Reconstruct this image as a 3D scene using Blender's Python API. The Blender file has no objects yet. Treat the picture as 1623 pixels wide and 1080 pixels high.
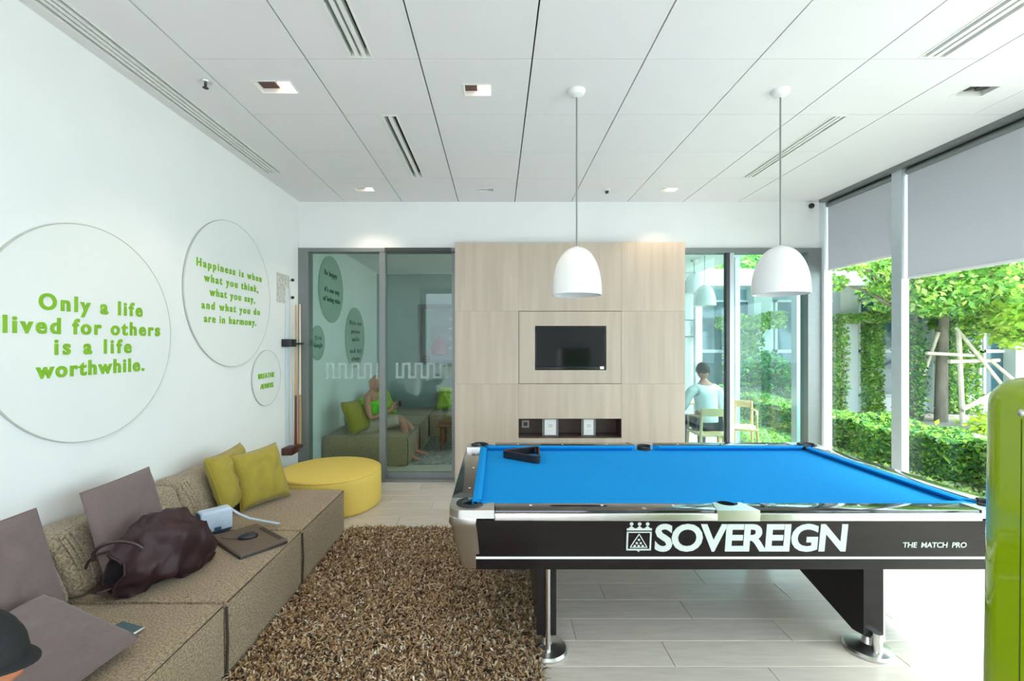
import bpy, bmesh, math, random
import numpy as np
from mathutils import Vector, Matrix, noise
random.seed(7)
rng = np.random.default_rng(7)
sc = bpy.context.scene
COL = sc.collection
R = math.radians
PI = math.pi

# ------------------------------------------------------------ camera, sky, lights
CAMZ = 1.65
FPX = 714.0
cam_d = bpy.data.cameras.new('camera')
cam = bpy.data.objects.new('camera', cam_d)
COL.objects.link(cam)
cam.location = (0, 0, CAMZ)
cam.rotation_euler = (R(90), 0, 0)
cam_d.sensor_width = 36
cam_d.lens = FPX * 36 / 1623
cam_d.shift_x = (811.5 - 788) / 1623
cam_d.shift_y = (545 - 540) / 1623
cam_d.clip_start = 0.05
sc.camera = cam

w = bpy.data.worlds.new('sky')
sc.world = w
w.use_nodes = True
bg = w.node_tree.nodes['Background']
bg.inputs[0].default_value = (0.81, 0.915, 1.0, 1)
bg.inputs[1].default_value = 4.0

sun_d = bpy.data.lights.new('sun', 'SUN')
sun_d.energy = 9.0
sun_d.angle = R(25)
sun_d.color = (1.0, 0.97, 0.9)
sun = bpy.data.objects.new('sun', sun_d)
COL.objects.link(sun)
sun.rotation_euler = Vector((-0.55, 0.25, -1.0)).to_track_quat('-Z', 'Y').to_euler()


def area(name, loc, target, sx, sy, power, color=(1, 1, 1), portal=False):
    d = bpy.data.lights.new(name, 'AREA')
    d.shape = 'RECTANGLE'
    d.size, d.size_y = sx, sy
    d.energy = power
    d.color = color
    o = bpy.data.objects.new(name, d)
    COL.objects.link(o)
    o.location = loc
    o.rotation_euler = (Vector(target) - Vector(loc)).to_track_quat('-Z', 'Y').to_euler()
    d.cycles.is_portal = portal
    return o


# daylight coming through the long window wall and through the opening added in the rear wall
area('window_portal', (4.02, 2.95, 1.65), (0, 2.95, 1.65), 11.8, 3.2, 1, portal=True)
area('rear_portal', (-0.57, -3.05, 1.65), (-0.57, 3.0, 1.65), 3.25, 3.1, 1, portal=True)

vs = sc.view_settings
vs.view_transform = 'Standard'
vs.look = 'None'
vs.gamma = 1.0
vs.use_curve_mapping = False
vs.exposure = 0.70
sc.cycles.max_bounces = 8
sc.cycles.transparent_max_bounces = 16


def P(px, py, Y):
    return Vector(((px - 788) / FPX * Y, Y, CAMZ - (py - 545) / FPX * Y))


# ------------------------------------------------------------ materials
MATS = {}


def nt(name):
    m = bpy.data.materials.new(name)
    m.use_nodes = True
    return m, m.node_tree.nodes, m.node_tree.links, m.node_tree.nodes['Principled BSDF']


def mat(name, col, rough=0.5, metal=0.0, var=0.0, scale=20, bump=0.0, bscale=None, stretch=(1, 1, 1), spec=None,
        coat=0.0, emit=None, sheen=0.0, objvar=0.0, detail=3):
    m, N, L, b = nt(name)
    b.inputs['Base Color'].default_value = (*col, 1)
    b.inputs['Roughness'].default_value = rough
    b.inputs['Metallic'].default_value = metal
    if spec is not None:
        b.inputs['Specular IOR Level'].default_value = spec
    b.inputs['Coat Weight'].default_value = coat
    b.inputs['Coat Roughness'].default_value = 0.04
    b.inputs['Sheen Weight'].default_value = sheen
    if emit:
        b.inputs['Emission Color'].default_value = (*emit[0], 1)
        b.inputs['Emission Strength'].default_value = emit[1]
    if var or bump or objvar:
        tc = N.new('ShaderNodeTexCoord')
        mp = N.new('ShaderNodeMapping')
        mp.inputs['Scale'].default_value = stretch
        L.new(tc.outputs['Object'], mp.inputs[0])
        if objvar:
            oi = N.new('ShaderNodeObjectInfo')
            sx = N.new('ShaderNodeVectorMath')
            sx.operation = 'SCALE'
            cx = N.new('ShaderNodeCombineXYZ')
            for i in range(3):
                L.new(oi.outputs['Random'], cx.inputs[i])
            L.new(cx.outputs[0], sx.inputs[0])
            sx.inputs['Scale'].default_value = 31
            L.new(sx.outputs[0], mp.inputs['Location'])
    if var or objvar:
        nz = N.new('ShaderNodeTexNoise')
        nz.inputs['Scale'].default_value = scale
        nz.inputs['Detail'].default_value = detail
        L.new(mp.outputs[0], nz.inputs[0])
        mr = N.new('ShaderNodeMapRange')
        mr.inputs['From Min'].default_value = 0.25
        mr.inputs['From Max'].default_value = 0.75
        mr.inputs['To Min'].default_value = 1 - var
        mr.inputs['To Max'].default_value = 1 + var
        L.new(nz.outputs[0], mr.inputs[0])
        fac = mr.outputs[0]
        if objvar:
            m2 = N.new('ShaderNodeMapRange')
            m2.inputs['To Min'].default_value = 1 - objvar
            m2.inputs['To Max'].default_value = 1 + objvar
            L.new(oi.outputs['Random'], m2.inputs[0])
            mm = N.new('ShaderNodeMath')
            mm.operation = 'MULTIPLY'
            L.new(fac, mm.inputs[0])
            L.new(m2.outputs[0], mm.inputs[1])
            fac = mm.outputs[0]
        vm = N.new('ShaderNodeVectorMath')
        vm.operation = 'SCALE'
        vm.inputs[0].default_value = col
        L.new(fac, vm.inputs['Scale'])
        L.new(vm.outputs[0], b.inputs['Base Color'])
    if bump:
        nb = N.new('ShaderNodeTexNoise')
        nb.inputs['Scale'].default_value = bscale or scale
        nb.inputs['Detail'].default_value = 3
        L.new(mp.outputs[0], nb.inputs[0])
        bp = N.new('ShaderNodeBump')
        bp.inputs['Strength'].default_value = bump
        bp.inputs['Distance'].default_value = 0.01
        L.new(nb.outputs[0], bp.inputs['Height'])
        L.new(bp.outputs[0], b.inputs['Normal'])
    MATS[name] = m
    return m


def attr_mat(name, rough=0.8, trans=0.0, spec=0.3):
    """colour read from the per-corner attribute 'tint'"""
    m, N, L, b = nt(name)
    a = N.new('ShaderNodeAttribute')
    a.attribute_name = 'tint'
    L.new(a.outputs['Color'], b.inputs['Base Color'])
    b.inputs['Roughness'].default_value = rough
    b.inputs['Specular IOR Level'].default_value = spec
    if trans:
        t = N.new('ShaderNodeBsdfTranslucent')
        L.new(a.outputs['Color'], t.inputs[0])
        mx = N.new('ShaderNodeMixShader')
        mx.inputs[0].default_value = trans
        L.new(b.outputs[0], mx.inputs[1])
        L.new(t.outputs[0], mx.inputs[2])
        L.new(mx.outputs[0], N['Material Output'].inputs[0])
    return m


def glass_mat(name, tint, refl=1.0):
    m, N, L, b = nt(name)
    N.remove(b)
    tr = N.new('ShaderNodeBsdfTransparent')
    tr.inputs[0].default_value = (*tint, 1)
    gl = N.new('ShaderNodeBsdfGlossy')
    gl.inputs['Roughness'].default_value = 0.01
    gl.inputs['Color'].default_value = (refl, refl, refl, 1)
    lw = N.new('ShaderNodeLayerWeight')
    lw.inputs[0].default_value = 0.5
    pw = N.new('ShaderNodeMath')
    pw.operation = 'POWER'
    pw.inputs[1].default_value = 5
    L.new(lw.outputs['Facing'], pw.inputs[0])
    ma = N.new('ShaderNodeMath')
    ma.operation = 'MULTIPLY_ADD'
    ma.inputs[1].default_value = 0.9
    ma.inputs[2].default_value = 0.022
    L.new(pw.outputs[0], ma.inputs[0])
    mx = N.new('ShaderNodeMixShader')
    L.new(ma.outputs[0], mx.inputs[0])
    L.new(tr.outputs[0], mx.inputs[1])
    L.new(gl.outputs[0], mx.inputs[2])
    L.new(mx.outputs[0], N['Material Output'].inputs[0])
    return m


M_wall = mat('white_wall_paint', (0.80, 0.82, 0.82), 0.6, var=0.015, scale=3, bump=0.02, bscale=120)
M_ceil = mat('ceiling_paint', (0.82, 0.80, 0.83), 0.7, var=0.01, scale=4)
M_greywall = mat('grey_green_wall_paint', (0.30, 0.37, 0.36), 0.7, var=0.03, scale=3)
M_void = mat('ceiling_void', (0.03, 0.03, 0.03), 0.9)
M_alu = mat('grey_aluminium', (0.20, 0.22, 0.22), 0.4, 0.3, var=0.05, scale=40)
M_alu_dark = mat('dark_aluminium', (0.05, 0.055, 0.055), 0.4, 0.3)
M_alu_light = mat('pale_aluminium', (0.55, 0.60, 0.64), 0.35, 0.35, var=0.03, scale=30)
M_column = mat('pale_column_paint', (0.74, 0.80, 0.84), 0.5, var=0.02, scale=5)
M_glass = glass_mat('clear_glass', (0.93, 0.98, 0.97))
M_glass_teal = glass_mat('teal_glass', (0.86, 0.955, 0.93), 1.0)
M_glass_cyan = glass_mat('pale_cyan_glass', (0.80, 0.95, 0.945), 1.0)
M_frost = mat('frosted_film', (0.50, 0.62, 0.60), 0.8)
_n = M_frost.node_tree
_t = _n.nodes.new('ShaderNodeBsdfTransparent')
_m = _n.nodes.new('ShaderNodeMixShader')
_m.inputs[0].default_value = 0.35
_n.links.new(_t.outputs[0], _m.inputs[1])
_n.links.new(_n.nodes['Principled BSDF'].outputs[0], _m.inputs[2])
_n.links.new(_m.outputs[0], _n.nodes['Material Output'].inputs[0])
M_plank = mat('pale_oak_plank', (0.63, 0.565, 0.50), 0.32, var=0.10, scale=5, stretch=(1, 9, 1), objvar=0.07, bump=0.03, bscale=30, detail=5)
M_wood = mat('limed_oak_veneer', (0.50, 0.415, 0.33), 0.5, var=0.13, scale=8, stretch=(1.6, 1.6, 0.10), objvar=0.03, bump=0.02, bscale=50, detail=9)
M_niche = mat('dark_walnut', (0.085, 0.055, 0.045), 0.5, var=0.2, scale=6, stretch=(1, 6, 6))
M_black = mat('black_plastic', (0.012, 0.012, 0.014), 0.35)
M_screen = mat('tv_screen', (0.006, 0.007, 0.009), 0.08, spec=0.3)
M_white = mat('white_gloss', (0.82, 0.83, 0.83), 0.12, coat=0.5)
M_whitem = mat('white_matt', (0.82, 0.82, 0.81), 0.6)
M_cord = mat('grey_cord', (0.22, 0.23, 0.23), 0.5)
M_chrome = mat('polished_chrome', (0.75, 0.75, 0.74), 0.12, 1.0)
M_satin = mat('satin_metal', (0.66, 0.66, 0.65), 0.3, 1.0, bump=0.02, scale=60)
M_cloth = mat('blue_billiard_cloth', (0.003, 0.26, 0.66), 0.9, var=0.03, scale=300, spec=0.15, bump=0.03, bscale=600)
M_rail = mat('black_gloss_laminate', (0.012, 0.012, 0.013), 0.10, coat=0.6)
M_apron = mat('black_satin_laminate', (0.014, 0.011, 0.011), 0.22, spec=0.22, var=0.2, scale=4, stretch=(0.3, 1, 3))
M_logo = mat('silver_print', (0.62, 0.68, 0.66), 0.45)
M_line = mat('white_inlay', (0.8, 0.8, 0.8), 0.3)
M_pocket = mat('black_leather_pocket', (0.01, 0.01, 0.01), 0.6)
M_sight = mat('pearl_sight', (0.85, 0.85, 0.82), 0.3)
M_green = mat('green_acrylic_letter', (0.22, 0.46, 0.02), 0.4)
M_dkgreen = mat('dark_green_letter', (0.04, 0.12, 0.05), 0.5)
M_disc = mat('milky_acrylic_disc', (0.77, 0.80, 0.79), 0.5, var=0.01, scale=2)
M_discg = mat('pale_green_acrylic_disc', (0.36, 0.48, 0.40), 0.3)
M_rim = mat('acrylic_edge', (0.50, 0.53, 0.47), 0.3)
M_tweed = mat('beige_tweed', (0.30, 0.215, 0.130), 0.95, var=0.7, scale=115, bump=0.5, bscale=160, sheen=0.2)
M_tweed2 = mat('beige_tweed_back', (0.31, 0.245, 0.165), 0.95, var=0.65, scale=105, bump=0.6, bscale=120, sheen=0.2)
M_gap = mat('sofa_piping', (0.05, 0.04, 0.03), 0.9)
M_mauve = mat('mauve_brown_fabric', (0.155, 0.112, 0.108), 0.9, var=0.06, scale=60, bump=0.1, bscale=300, sheen=0.2)
M_olive = mat('olive_lime_fabric', (0.31, 0.245, 0.028), 0.9, var=0.08, scale=12, bump=0.15, bscale=250, sheen=0.2)
M_lime = mat('lime_fabric', (0.33, 0.48, 0.04), 0.9, var=0.15, scale=12)
M_yellow = mat('mustard_yellow_fabric', (0.78, 0.57, 0.12), 0.8, var=0.04, scale=60, bump=0.1, bscale=300)
M_bag = mat('dark_plum_nylon', (0.034, 0.013, 0.016), 0.5, var=0.2, scale=8, spec=0.35)
M_bagin = mat('bag_lining', (0.01, 0.008, 0.01), 0.9)
M_red = mat('dark_red_leather', (0.25, 0.03, 0.03), 0.5)
M_strapd = mat('dark_leather_handle', (0.035, 0.016, 0.018), 0.4)
M_paleblue = mat('pale_blue_leather', (0.50, 0.60, 0.75), 0.5, var=0.05, scale=60, bump=0.1, bscale=200)
M_navy = mat('navy_leather', (0.02, 0.05, 0.10), 0.5)
M_brown = mat('brown_sleeve_fabric', (0.13, 0.09, 0.065), 0.8, var=0.1, scale=80, bump=0.1, bscale=300)
M_slate = mat('slate_phone_glass', (0.10, 0.15, 0.17), 0.15)
M_limegloss = mat('lime_gloss_plastic', (0.25, 0.37, 0.003), 0.14, coat=0.8, var=0.03, scale=3)
M_cue = mat('varnished_cue_wood', (0.52, 0.30, 0.12), 0.25, var=0.15, scale=6, stretch=(4, 4, 0.5))
M_cue_butt = mat('dark_red_cue_butt', (0.16, 0.035, 0.02), 0.25)
M_cue_pale = mat('pale_maple', (0.75, 0.62, 0.42), 0.3)
M_rackwood = mat('dark_mahogany', (0.07, 0.02, 0.014), 0.3)
M_print = mat('grey_print', (0.35, 0.36, 0.34), 0.7, var=0.7, scale=45)
M_skin = mat('skin', (0.50, 0.22, 0.15), 0.55, var=0.06, scale=20)
M_skin2 = mat('tanned_skin', (0.42, 0.16, 0.08), 0.4, var=0.08, scale=12)
M_hair = mat('black_hair', (0.012, 0.010, 0.010), 0.6, var=0.4, scale=60, bump=0.4, bscale=200)
M_greyhair = mat('grey_hair', (0.25, 0.22, 0.2), 0.8)
M_cap = mat('black_cap_cloth', (0.010, 0.011, 0.013), 0.85, var=0.2, scale=200, bump=0.2, bscale=400)
M_tank = mat('bright_green_vest', (0.16, 0.62, 0.04), 0.8, var=0.08, scale=10)
M_shorts = mat('beige_shorts', (0.48, 0.38, 0.30), 0.85)
M_shirt = mat('white_shirt', (0.80, 0.84, 0.88), 0.8, var=0.04, scale=10)
M_jean = mat('navy_trousers', (0.03, 0.04, 0.07), 0.85)
M_eye = mat('eye_dark', (0.01, 0.01, 0.01), 0.2)
M_beech = mat('pale_beech', (0.72, 0.50, 0.26), 0.4, var=0.1, scale=8, stretch=(1, 1, 0.3))
M_redwood = mat('red_brown_wood', (0.22, 0.06, 0.03), 0.35, var=0.15, scale=6)
M_greyrug = mat('grey_mottled_rug', (0.28, 0.27, 0.26), 0.95, var=0.6, scale=22, bump=0.5, bscale=60)
M_lampon = mat('warm_lamp_lens', (1, 0.9, 0.8), 0.4, emit=((1.0, 0.80, 0.62), 3.0))
M_copper = mat('copper_reflector', (0.85, 0.55, 0.45), 0.2, 1.0)
M_blind = None


def blind_mat():
    m, N, L, b = nt('grey_blind_fabric')
    b.inputs['Base Color'].default_value = (0.56, 0.56, 0.58, 1)
    b.inputs['Roughness'].default_value = 0.9
    t = N.new('ShaderNodeBsdfTranslucent')
    t.inputs[0].default_value = (0.50, 0.50, 0.53, 1)
    mx = N.new('ShaderNodeMixShader')
    mx.inputs[0].default_value = 0.4
    L.new(b.outputs[0], mx.inputs[1])
    L.new(t.outputs[0], mx.inputs[2])
    L.new(mx.outputs[0], N['Material Output'].inputs[0])
    return m


M_blind = blind_mat()


# ------------------------------------------------------------ mesh builder
class MB:
    def __init__(s):
        s.v = []
        s.f = []

    def add(s, vs_, fs):
        o = len(s.v)
        s.v += [tuple(v) for v in vs_]
        s.f += [tuple(i + o for i in f) for f in fs]
        return s

    def box(s, x0, x1, y0, y1, z0, z1):
        v = [(x0, y0, z0), (x1, y0, z0), (x1, y1, z0), (x0, y1, z0), (x0, y0, z1), (x1, y0, z1), (x1, y1, z1), (x0, y1, z1)]
        return s.add(v, [(0, 3, 2, 1), (4, 5, 6, 7), (0, 1, 5, 4), (1, 2, 6, 5), (2, 3, 7, 6), (3, 0, 4, 7)])

    def bm(s, b, M=None):
        b.verts.ensure_lookup_table()
        for i, v in enumerate(b.verts):
            v.index = i
        vs_ = [(M @ v.co) if M else v.co.copy() for v in b.verts]
        s.add(vs_, [[v.index for v in f.verts] for f in b.faces])
        b.free()
        return s

    def rbox(s, x0, x1, y0, y1, z0, z1, r=0.02, seg=3, cuts=0, M=None):
        b = bmesh.new()
        bmesh.ops.create_cube(b, size=1)
        for v in b.verts:
            v.co = Vector((x0 + (v.co.x + .5) * (x1 - x0), y0 + (v.co.y + .5) * (y1 - y0), z0 + (v.co.z + .5) * (z1 - z0)))
        bmesh.ops.bevel(b, geom=list(b.edges), offset=r, segments=seg, profile=0.5, affect='EDGES')
        return s.bm(b, M)

    def ring(s, pts_rings, cap0=True, cap1=True, closed=True):
        """loft between rings of equal point counts"""
        n = len(pts_rings[0])
        vs_ = [p for r in pts_rings for p in r]
        fs = []
        for k in range(len(pts_rings) - 1):
            for i in range(n if closed else n - 1):
                j = (i + 1) % n
                fs.append((k * n + i, k * n + j, (k + 1) * n + j, (k + 1) * n + i))
        if cap0:
            fs.append(tuple(range(n))[::-1])
        if cap1:
            o = (len(pts_rings) - 1) * n
            fs.append(tuple(range(o, o + n)))
        return s.add(vs_, fs)

    def tube(s, pts, r, n=10, cap=True):
        pts = [Vector(p) for p in pts]
        rs = r if isinstance(r, (list, tuple)) else [r] * len(pts)
        rings = []
        d = (pts[1] - pts[0]).normalized()
        up = Vector((0, 0, 1)) if abs(d.z) < 0.9 else Vector((1, 0, 0))
        u = d.cross(up).normalized()
        for i, p in enumerate(pts):
            if i == 0:
                t = pts[1] - pts[0]
            elif i == len(pts) - 1:
                t = pts[-1] - pts[-2]
            else:
                t = (pts[i + 1] - pts[i]).normalized() + (pts[i] - pts[i - 1]).normalized()
            t.normalize()
            u = (u - t * u.dot(t)).normalized()
            w_ = t.cross(u)
            rings.append([p + (u * math.cos(a) + w_ * math.sin(a)) * rs[i] for a in [2 * PI * k / n for k in range(n)]])
        return s.ring(rings, cap, cap)

    def cyl(s, p0, p1, r0, r1=None, n=16):
        return s.tube([p0, p1], [r0, r0 if r1 is None else r1], n)

    def lathe(s, prof, c=(0, 0, 0), n=32, cap0=False, cap1=False):
        rings = []
        for r, z in prof:
            rings.append([(c[0] + r * math.cos(2 * PI * k / n), c[1] + r * math.sin(2 * PI * k / n), c[2] + z) for k in range(n)])
        return s.ring(rings, cap0, cap1)

    def prism(s, poly, fn, t0, t1):
        """poly list of 2D points; fn(a,b,t)->3D"""
        n = len(poly)
        vs_ = [fn(a, b, t0) for a, b in poly] + [fn(a, b, t1) for a, b in poly]
        fs = [tuple(range(n))[::-1], tuple(range(n, 2 * n))]
        for i in range(n):
            j = (i + 1) % n
            fs.append((i, j, n + j, n + i))
        return s.add(vs_, fs)

    def ball(s, c, r, nu=20, nv=12, M=None):
        rx, ry, rz = r if isinstance(r, (tuple, list)) else (r, r, r)
        c = Vector(c)
        rings = []
        for i in range(1, nv):
            a = PI * i / nv
            rings.append([(M @ Vector((rx * math.sin(a) * math.cos(b), ry * math.sin(a) * math.sin(b), -rz * math.cos(a)))
                           if M else Vector((rx * math.sin(a) * math.cos(b), ry * math.sin(a) * math.sin(b), -rz * math.cos(a)))) + c
                          for b in [2 * PI * k / nu for k in range(nu)]])
        return s.ring(rings, True, True)

    def xf(s, M):
        s.v = [tuple(M @ Vector(v)) for v in s.v]
        return s

    def disp(s, fn):
        s.v = [tuple(fn(Vector(v))) for v in s.v]
        return s

    def mesh(s, name):
        me = bpy.data.meshes.new(name)
        me.from_pydata([tuple(v) for v in s.v], [], s.f)
        me.validate()
        b = bmesh.new()
        b.from_mesh(me)
        bmesh.ops.recalc_face_normals(b, faces=b.faces)
        b.to_mesh(me)
        b.free()
        return me


def root_of(o):
    while o.parent:
        o = o.parent
    return o


def finish(me, m, smooth=True, ang=38):
    if m:
        me.materials.append(m)
    if smooth:
        me.shade_smooth()
        me.set_sharp_from_angle(angle=R(ang))


def obj(name, mb, m, parent=None, smooth=True, label=None, local=False, ang=38):
    """mesh given in world coordinates; under a thing it is shifted to that thing's own space"""
    if parent is not None and not local:
        mw = Matrix.Translation(root_of(parent).location)
        mb.xf(mw.inverted())
    me = mb.mesh(name)
    finish(me, m, smooth, ang)
    o = bpy.data.objects.new(name, me)
    COL.objects.link(o)
    o.parent = parent
    if label:
        o['label'] = label
    return o


def tag(o, label=None, cat=None, group=None, kind=None):
    if label:
        o['label'] = label
    if cat:
        o['category'] = cat
    if group:
        o['group'] = group
    if kind:
        o['kind'] = kind
    return o


def thing(name, label, cat, loc=(0, 0, 0), group=None):
    o = bpy.data.objects.new(name, None)
    o.empty_display_size = 0.1
    COL.objects.link(o)
    o.location = loc
    return tag(o, label, cat, group)


def struct(name, mb, m, smooth=False, parent=None):
    o = obj(name, mb, m, parent, smooth)
    if parent is None:
        o['kind'] = 'structure'
    return o


def copy_tree(o, parent=None):
    c = o.copy()
    COL.objects.link(c)
    c.parent = parent
    for ch in list(o.children):
        copy_tree(ch, c)
    return c


def cells(x0, x1, y0, y1, holes):
    """rectangle minus rectangles, as small rectangles"""
    xs = sorted({x0, x1, *[min(max(h[0], x0), x1) for h in holes], *[min(max(h[1], x0), x1) for h in holes]})
    ys = sorted({y0, y1, *[min(max(h[2], y0), y1) for h in holes], *[min(max(h[3], y0), y1) for h in holes]})
    out = []
    for a, b in zip(xs, xs[1:]):
        for c, d in zip(ys, ys[1:]):
            if b - a < 1e-5 or d - c < 1e-5:
                continue
            mx, my = (a + b) / 2, (c + d) / 2
            if any(h[0] < mx < h[1] and h[2] < my < h[3] for h in holes):
                continue
            out.append((a, b, c, d))
    return out


def text_mesh(s, size, width=None, bold=0.0, extrude=0.002, italic=0.0, xscale=1.0):
    c = bpy.data.curves.new('lettering', 'FONT')
    c.body = s
    c.size = size
    c.offset = bold
    c.extrude = extrude
    c.shear = italic
    c.resolution_u = 4
    o = bpy.data.objects.new('lettering_tmp', c)
    COL.objects.link(o)

    def meas():
        bpy.context.view_layer.update()
        xs = [v[0] for v in o.bound_box]
        return max(xs) - min(xs)
    if width:
        w1 = meas()
        c.space_character = 1.5
        w2 = meas()
        sp = 1 + 0.5 * (width / xscale - w1) / max(w2 - w1, 1e-6)
        c.space_character = min(max(sp, 0.75), 3)
    bpy.context.view_layer.update()
    me = bpy.data.meshes.new_from_object(o.evaluated_get(bpy.context.evaluated_depsgraph_get()))
    bpy.data.objects.remove(o)
    n = len(me.vertices)
    co = np.empty(n * 3)
    me.vertices.foreach_get('co', co)
    co = co.reshape(-1, 3)
    co[:, 0] = (co[:, 0] - (co[:, 0].min() + co[:, 0].max()) / 2) * xscale
    mb = MB()
    mb.add([tuple(p) for p in co], [tuple(p.vertices) for p in me.polygons])
    bpy.data.meshes.remove(me)
    mb.lx = [float(p[0]) for p in co]
    return mb


def letters(mb, m, parent, name='letter'):
    """each letter of a line becomes a part of its own"""
    n = len(mb.v)
    par = list(range(n))

    def find(a):
        while par[a] != a:
            par[a] = par[par[a]]
            a = par[a]
        return a
    for f in mb.f:
        for i in f[1:]:
            par[find(i)] = find(f[0])
    isl = {}
    for i in range(n):
        isl.setdefault(find(i), []).append(i)
    # coordinates along the line come from the saved flat x
    gr = []
    for ids in sorted(isl.values(), key=lambda q: min(mb.lx[i] for i in q)):
        a, b = min(mb.lx[i] for i in ids), max(mb.lx[i] for i in ids)
        if gr and a < gr[-1][1] - .3 * min(b - a, gr[-1][1] - gr[-1][0]):
            gr[-1][1] = max(gr[-1][1], b)
            gr[-1][2].extend(ids)
        else:
            gr.append([a, b, list(ids)])
    for a, b, ids in gr:
        st_ = set(ids)
        mp = {i: k for k, i in enumerate(ids)}
        q = MB().add([mb.v[i] for i in ids], [tuple(mp[i] for i in f) for f in mb.f if f[0] in st_])
        obj(name, q, m, parent, False)


# ------------------------------------------------------------ the room shell
XL, XR, YB, YF, HC = -2.37, 3.95, 5.42, 8.9, 3.35
YR = -3.0

fl = struct('floor', MB().box(XL - .1, XR + .1, YR, YF + .1, -0.15, -0.006), mat('floor_grout', (0.30, 0.27, 0.24), 0.8))
plank_b = bmesh.new()
bmesh.ops.create_cube(plank_b, size=1)
for v in plank_b.verts:
    v.co = Vector((v.co.x * 1.197, v.co.y * 0.197, v.co.z * 0.012))
bmesh.ops.bevel(plank_b, geom=[e for e in plank_b.edges if all(v.co.z > 0 for v in e.verts)], offset=0.002, segments=1, affect='EDGES')
pme = MB().bm(plank_b).mesh('floor_plank')
finish(pme, M_plank, False)
row = 0
y = -0.9
kn = 0
while y < YF - 0.05:
    off = (row * 0.47) % 1.2
    x = XL - off
    while x < XR:
        a, b = max(x, XL), min(x + 1.2, XR)
        if b - a > 0.03:
            o = bpy.data.objects.new('floor_plank', pme)
            COL.objects.link(o)
            o.parent = fl
            o.location = ((a + b) / 2, y + 0.1, -0.006)
            o.scale = ((b - a) / 1.2, 1, 1)
            kn += 1
        x += 1.2
    y += 0.2
    row += 1

struct('wall_left', MB().box(XL - .15, XL, YR, YF + .1, 0, HC + .2), M_wall)
wf = struct('wall_far', MB().box(XL - .15, XR + .1, YF, YF + .15, 0, HC + .2), M_wall)
struct('wall_far', MB().box(XL, 0.9, YF - .03, YF - .001, 0, 3.02), M_greywall)
struct('ceiling', MB().box(XL, XR, YB + .14, YF, 3.05, 3.2), M_ceil)
# rear wall behind the camera, with an unglazed opening added to let daylight in
mb = MB()
for a, b, c, d in cells(XL - .1, XR + .1, 0, HC + .2, [(-2.2, 1.05, 0.1, 3.2)]):
    mb.box(a, b, YR - .15, YR, c, d)
struct('wall_rear', mb, M_wall)
# soffit over the glass partition and the partition's short wall behind the timber panel
mb = MB().box(XL, XR, YB - .02, YB + .14, 2.79, HC + .2)
mb.box(-.47, 2.14, 5.56, 5.72, 0, 2.79)
struct('wall_back', mb, M_wall)

# ceiling: dark void above, gridded panels and plain border below
ce = struct('ceiling', MB().box(XL, XR, YR, YB, HC + .16, HC + .25), M_void)
XS = [-1.82 + 0.675 * i for i in range(7)]   # -1.82 ... 2.23
XS = [-1.82, -1.14, -.465, .21, .885, 1.56, 2.225, 2.887]
YS = [-.56, .09, .74, 1.39, 2.04, 2.69, 3.34, 3.99, 4.62]
lamp_spots = [(-1.466, 2.985, .26, .16, 1), (-.13, 3.02, .2, .15, 1), (-1.46, 4.96, .22, .13, 1), (1.89, 4.97, .2, .13, 1),
              (-.125, 4.98, .19, .10, 0), (3.22, 3.03, .22, .14, 0)]
slots = [(-2.30, -2.14, -2.6, 4.50, 4), (-.875, -.735, 1.42, 2.68, 3), (-.865, -.745, 3.35, 4.61, 2),
         (2.50, 2.66, 1.42, 2.68, 3), (2.50, 2.62, 3.35, 4.61, 3)]
holes = [(x - a / 2, x + a / 2, y - b / 2, y + b / 2) for x, y, a, b, _ in lamp_spots] + [s[:4] for s in slots]
GX, GY = 0.0045, 0.002


def ceil_piece(a, b, c, d):
    mb = MB()
    for q in cells(a, b, c, d, holes):
        mb.box(q[0], q[1], q[2], q[3], HC, HC + .02)
    struct('ceiling_panel', mb, M_ceil, parent=ce)


for i in range(len(XS) - 1):
    for j in range(len(YS) - 1):
        ceil_piece(XS[i] + GX, XS[i + 1] - GX, YS[j] + GY, YS[j + 1] - GY)
# plain border round the grid; right strip widens in front of Y 3.34
for q in [(XL, XS[0] - GX, YR, 5.42), (XS[0] - GX, XS[-1] + GX, YR, YS[0] - GY), (XS[-1] + GX, 3.53 - GY, YR, 3.34 - GY),
          (3.53 + GY, XR, YR, 3.34 - GY), (XS[-1] + GX, XR, 3.34 + GY, 5.42)]:
    mb = MB()
    for c_ in cells(*q, holes):
        mb.box(*c_, HC, HC + .02)
    struct('ceiling_panel', mb, M_ceil, parent=ce)
for i in range(len(XS) - 1):
    ceil_piece(XS[i] + GX, XS[i + 1] - GX, YS[-1] + GY, 5.42)

GR_LAB = ['long four-slot air grille in the ceiling along the text wall',
          'white slotted air grille in the ceiling, front row, nearer the text wall',
          'white slotted air grille in the ceiling, back row, nearer the text wall',
          'slotted air grille in the ceiling, front row, nearer the windows',
          'slotted air grille in the ceiling, back row, nearer the windows']
for (a, b, c, d, n), lab in zip(slots, GR_LAB):
    t = thing('air_grille', lab, 'grille', ((a + b) / 2, (c + d) / 2, HC), 'ceiling air grilles')
    fr = MB()
    for q in cells(a, b, c, d, [(a + .012, b - .012, c + .012, d - .012)]):
        fr.box(*q, HC - .003, HC + .06)
    obj('frame', fr, M_whitem, t, False)
    obj('duct_box', MB().box(a + .005, b - .005, c + .005, d - .005, HC + .055, HC + .06), M_void, t, False)
    wd = (b - a - .024) / n
    for k in range(n - 1):
        xx = a + .012 + wd * (k + 1)
        obj('slat', MB().box(xx - wd * .30, xx + wd * .30, c + .012, d - .012, HC - .002, HC + .04), M_whitem, t, False)

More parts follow.
